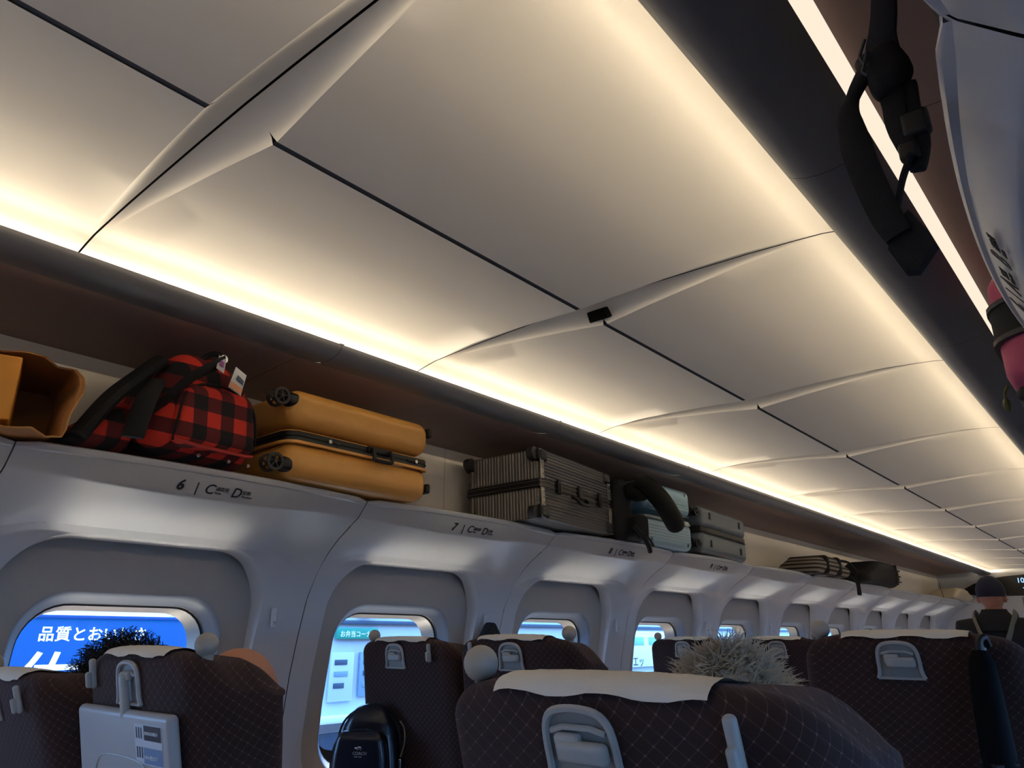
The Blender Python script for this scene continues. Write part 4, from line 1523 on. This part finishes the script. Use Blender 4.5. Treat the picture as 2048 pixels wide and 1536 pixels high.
rows = [[Vector((rx * math.cos(2 * PI * k / 28), -.012 + ry * math.sin(2 * PI * k / 28), z)) for k in range(28)]
        for z, rx, ry in ((1.270, .185, .130), (1.305, .168, .124), (1.338, .138, .114), (1.368, .104, .100), (1.396, .082, .086), (1.412, .076, .080), (1.408, .070, .074))]
G().loft(rows, False).make('collar', mat('cloth_20_20_24', (20, 20, 24), rough=.85), pD)
M_KHAKI = mat('khaki_strap', (116, 110, 92), rough=.85)
for k in (-1, 1):
    G().tube(spline([(k * .12, .06, 1.375), (k * .125, -.01, 1.392), (k * .115, -.090, 1.335), (k * .06, -.162, 1.19), (-k * .05, -.160, 1.00), (-k * .13, -.10, .88)], 6), .021, 8, flat=(.3, 1.0), up=(0, -1, .3)).make('strap', M_KHAKI, pD)

# ------------------------------------------------------------------ things hung on or standing by the seats
# leather backpack on the lowered table behind the window seat of the second row
rD2, mD2 = SEATS['D2']
tz = (mD2 @ Vector((0, -SD / 2 - .02, -.50)))
lb = tag(empty('leather_backpack', (-1.045, rD2.location.y + tz.y - .075, tz.z + .011)), 'small black leather backpack with front pocket, standing on a lowered tray', 'backpack')
lb.rotation_euler = (0, 0, .55)
M_LEA = mat('navy_black_leather', (20, 24, 34), rough=.28, bump=(220, .35), noise=(14, .5), coat=.25)
def lbw(v):
    t = max(0, v.z / .27)
    return (v.x * (1 - .34 * t ** 2.4), v.y * (1 - .25 * t), v.z * (1 - .10 * (v.x / .12) ** 2))
G().rbox((0, 0, .135), (.225, .125, .27), .055, 5, 6).xf(lbw).make('body', M_LEA, lb)
G().rbox((-.004, -.078, .105), (.190, .060, .185), .028, 5, 4).xf(lambda v: (v.x * (1 - .25 * (max(0, v.z - .05) / .15) ** 2.5), v.y, v.z)).make('front_pocket', M_LEA, lb)
G().tube(spline([(-.096, -.085, .03), (-.094, -.088, .13), (-.065, -.086, .185), (0, -.085, .200), (.058, -.086, .185), (.086, -.088, .13), (.088, -.085, .03)], 5), .0035, 6).make('pocket_zipper', M_NYLON, lb)
G().tube(spline([(-.114, -.02, .04), (-.106, -.02, .15), (-.080, -.02, .225), (0, -.02, .266), (.080, -.02, .225), (.106, -.02, .15), (.114, -.02, .04)], 5), .0035, 6).make('main_zipper', M_NYLON, lb)
G().tube(spline([(.10, -.02, .22), (.118, -.03, .20), (.122, -.035, .16), (.112, -.04, .12)], 5), .0022, 6).make('pull_cord', mat('tan_cord', (130, 116, 96), rough=.6), lb)
G().rbox((.112, -.045, .10), (.010, .006, .030), .0025, 2).make('zipper_pull', M_STEEL, lb)
G().tube(spline([(.10, .05, .27), (.16, .05, .22), (.18, .03, .12), (.15, .0, .02)], 5), .014, 8, flat=(.4, 1.2)).make('shoulder_strap', M_NYLON, lb)
text('maker_lettering', 'COACH', .0125, (-.020, -.1092, .132), (1, 0, 0), (0, 0, 1), mat('silver_print', (200, 200, 200), rough=.3), lb)
text('maker_lettering', 'NEW YORK', .0045, (-.014, -.1092, .125), (1, 0, 0), (0, 0, 1), mat('silver_print', (200, 200, 200), rough=.3), lb)
em = G()
for x, r in ((-.004, .0028), (.006, .0028)):
    em.tube([(-.001 + x + r * math.cos(2 * PI * k / 10), -.1092, .149 + r * math.sin(2 * PI * k / 10)) for k in range(11)], .0005, 4)
em.rbox((.001, -.1092, .1535), (.010, .0008, .004), .0003, 1)
em.rbox((-.010, -.1092, .151), (.008, .0008, .004), .0003, 1)
tag(em.make('maker_emblem', mat('silver_print', (200, 200, 200), rough=.3), lb), kind='stuff')

# folded umbrella on the coat hook of the aisle seat ahead
rB2, mB2 = SEATS['B2']
hk = rB2.matrix_basis @ (mB2 @ Vector((.148, -SD / 2 - .020, -.04)))
um = tag(empty('umbrella', tuple(hk)), 'folded black umbrella hanging from the coat hook of a seat', 'umbrella')
G().tube(spline([(.012, .006, .004), (.010, -.010, .020), (.002, -.020, .010), (.0, -.022, -.03)], 5), .0075, 8).make('handle', M_BLACK, um)
G().tube([(0, -.022, -.005), (0, -.024, -.03), (0, -.028, -.08), (0, -.03, -.20), (0, -.032, -.36), (0, -.032, -.44), (0, -.032, -.46)], [.014, .024, .027, .030, .033, .030, .012], 16).make('canopy_roll', mat('black_polyester', (7, 7, 8), rough=.7, spec=.1), um)
G().tube([(-.030, -.036, -.20), (0, -.064, -.205), (.030, -.036, -.20)], .004, 6).make('closing_band', M_BLACK, um)
G().cyl((0, -.032, -.47), (0, 0, 1), .006, .03, 10).make('ferrule', M_STEEL, um)

# dark jacket on the pillar hook between the second and third window
s_, z_ = surf(.918, .545 * VL)
jk = tag(empty('jacket', (-s_ + .03, SEAM0 + P + .918, 1.285)), 'black jacket hanging on the wall hook between two windows', 'jacket')
G().rbox((0, 0, -.26), (.045, .26, .52), .022, 3, 5).xf(lambda v: (v.x, v.y * (.16 + .84 * sstep(.0, -.16, v.z)), v.z)).make('garment', M_NYLON, jk)
G().tube(spline([(-.018, 0, -.028), (-.012, 0, -.006), (.0, 0, -.002), (.004, 0, -.02)], 4), .003, 6).make('hanging_loop', M_NYLON, jk)

# ------------------------------------------------------------------ information display on the end wall
ds = tag(empty('information_display', (0, Y_END - .02, 1.85)), 'curved black information display above the far door, blue digits', 'display')
tops = [(-1.03, 1.770), (-.96, 1.828), (-.86, 1.880), (-.70, 1.930), (-.50, 1.960), (-.25, 1.976), (0, 1.980)]
tops = tops + [(-x, z) for x, z in tops[-2::-1]]
bots = [(.80, 1.732), (.45, 1.722), (0, 1.720), (-.45, 1.722), (-.80, 1.732)]
pl_ = tops + bots
n = len(pl_)
g = G().add([(x, -.025, z - 1.85) for x, z in pl_] + [(x, .018, z - 1.85) for x, z in pl_], [tuple(range(n)), tuple(range(2 * n - 1, n - 1, -1))] + [(i, n + i, n + (i + 1) % n, (i + 1) % n) for i in range(n)])
g.make('screen', mat('display_black', (4, 5, 8), rough=.25), ds, smooth=False)
M_LEDB = emis('display_blue', (.25, .45, 1.0, 1), 2.6)
text('digits', '10:05', .085, (-.385, -.030, .025), (1, 0, 0), (0, 0, 1), M_LEDB, ds)
text('digits', 'つばさ', .075, (-.34, -.030, -.075), (1, 0, 0), (0, 0, 1), M_LEDB, ds)
G().rbox((0, -.012, -.140), (1.5, .03, .012), .004, 1).make('lower_trim', M_WALL, ds)
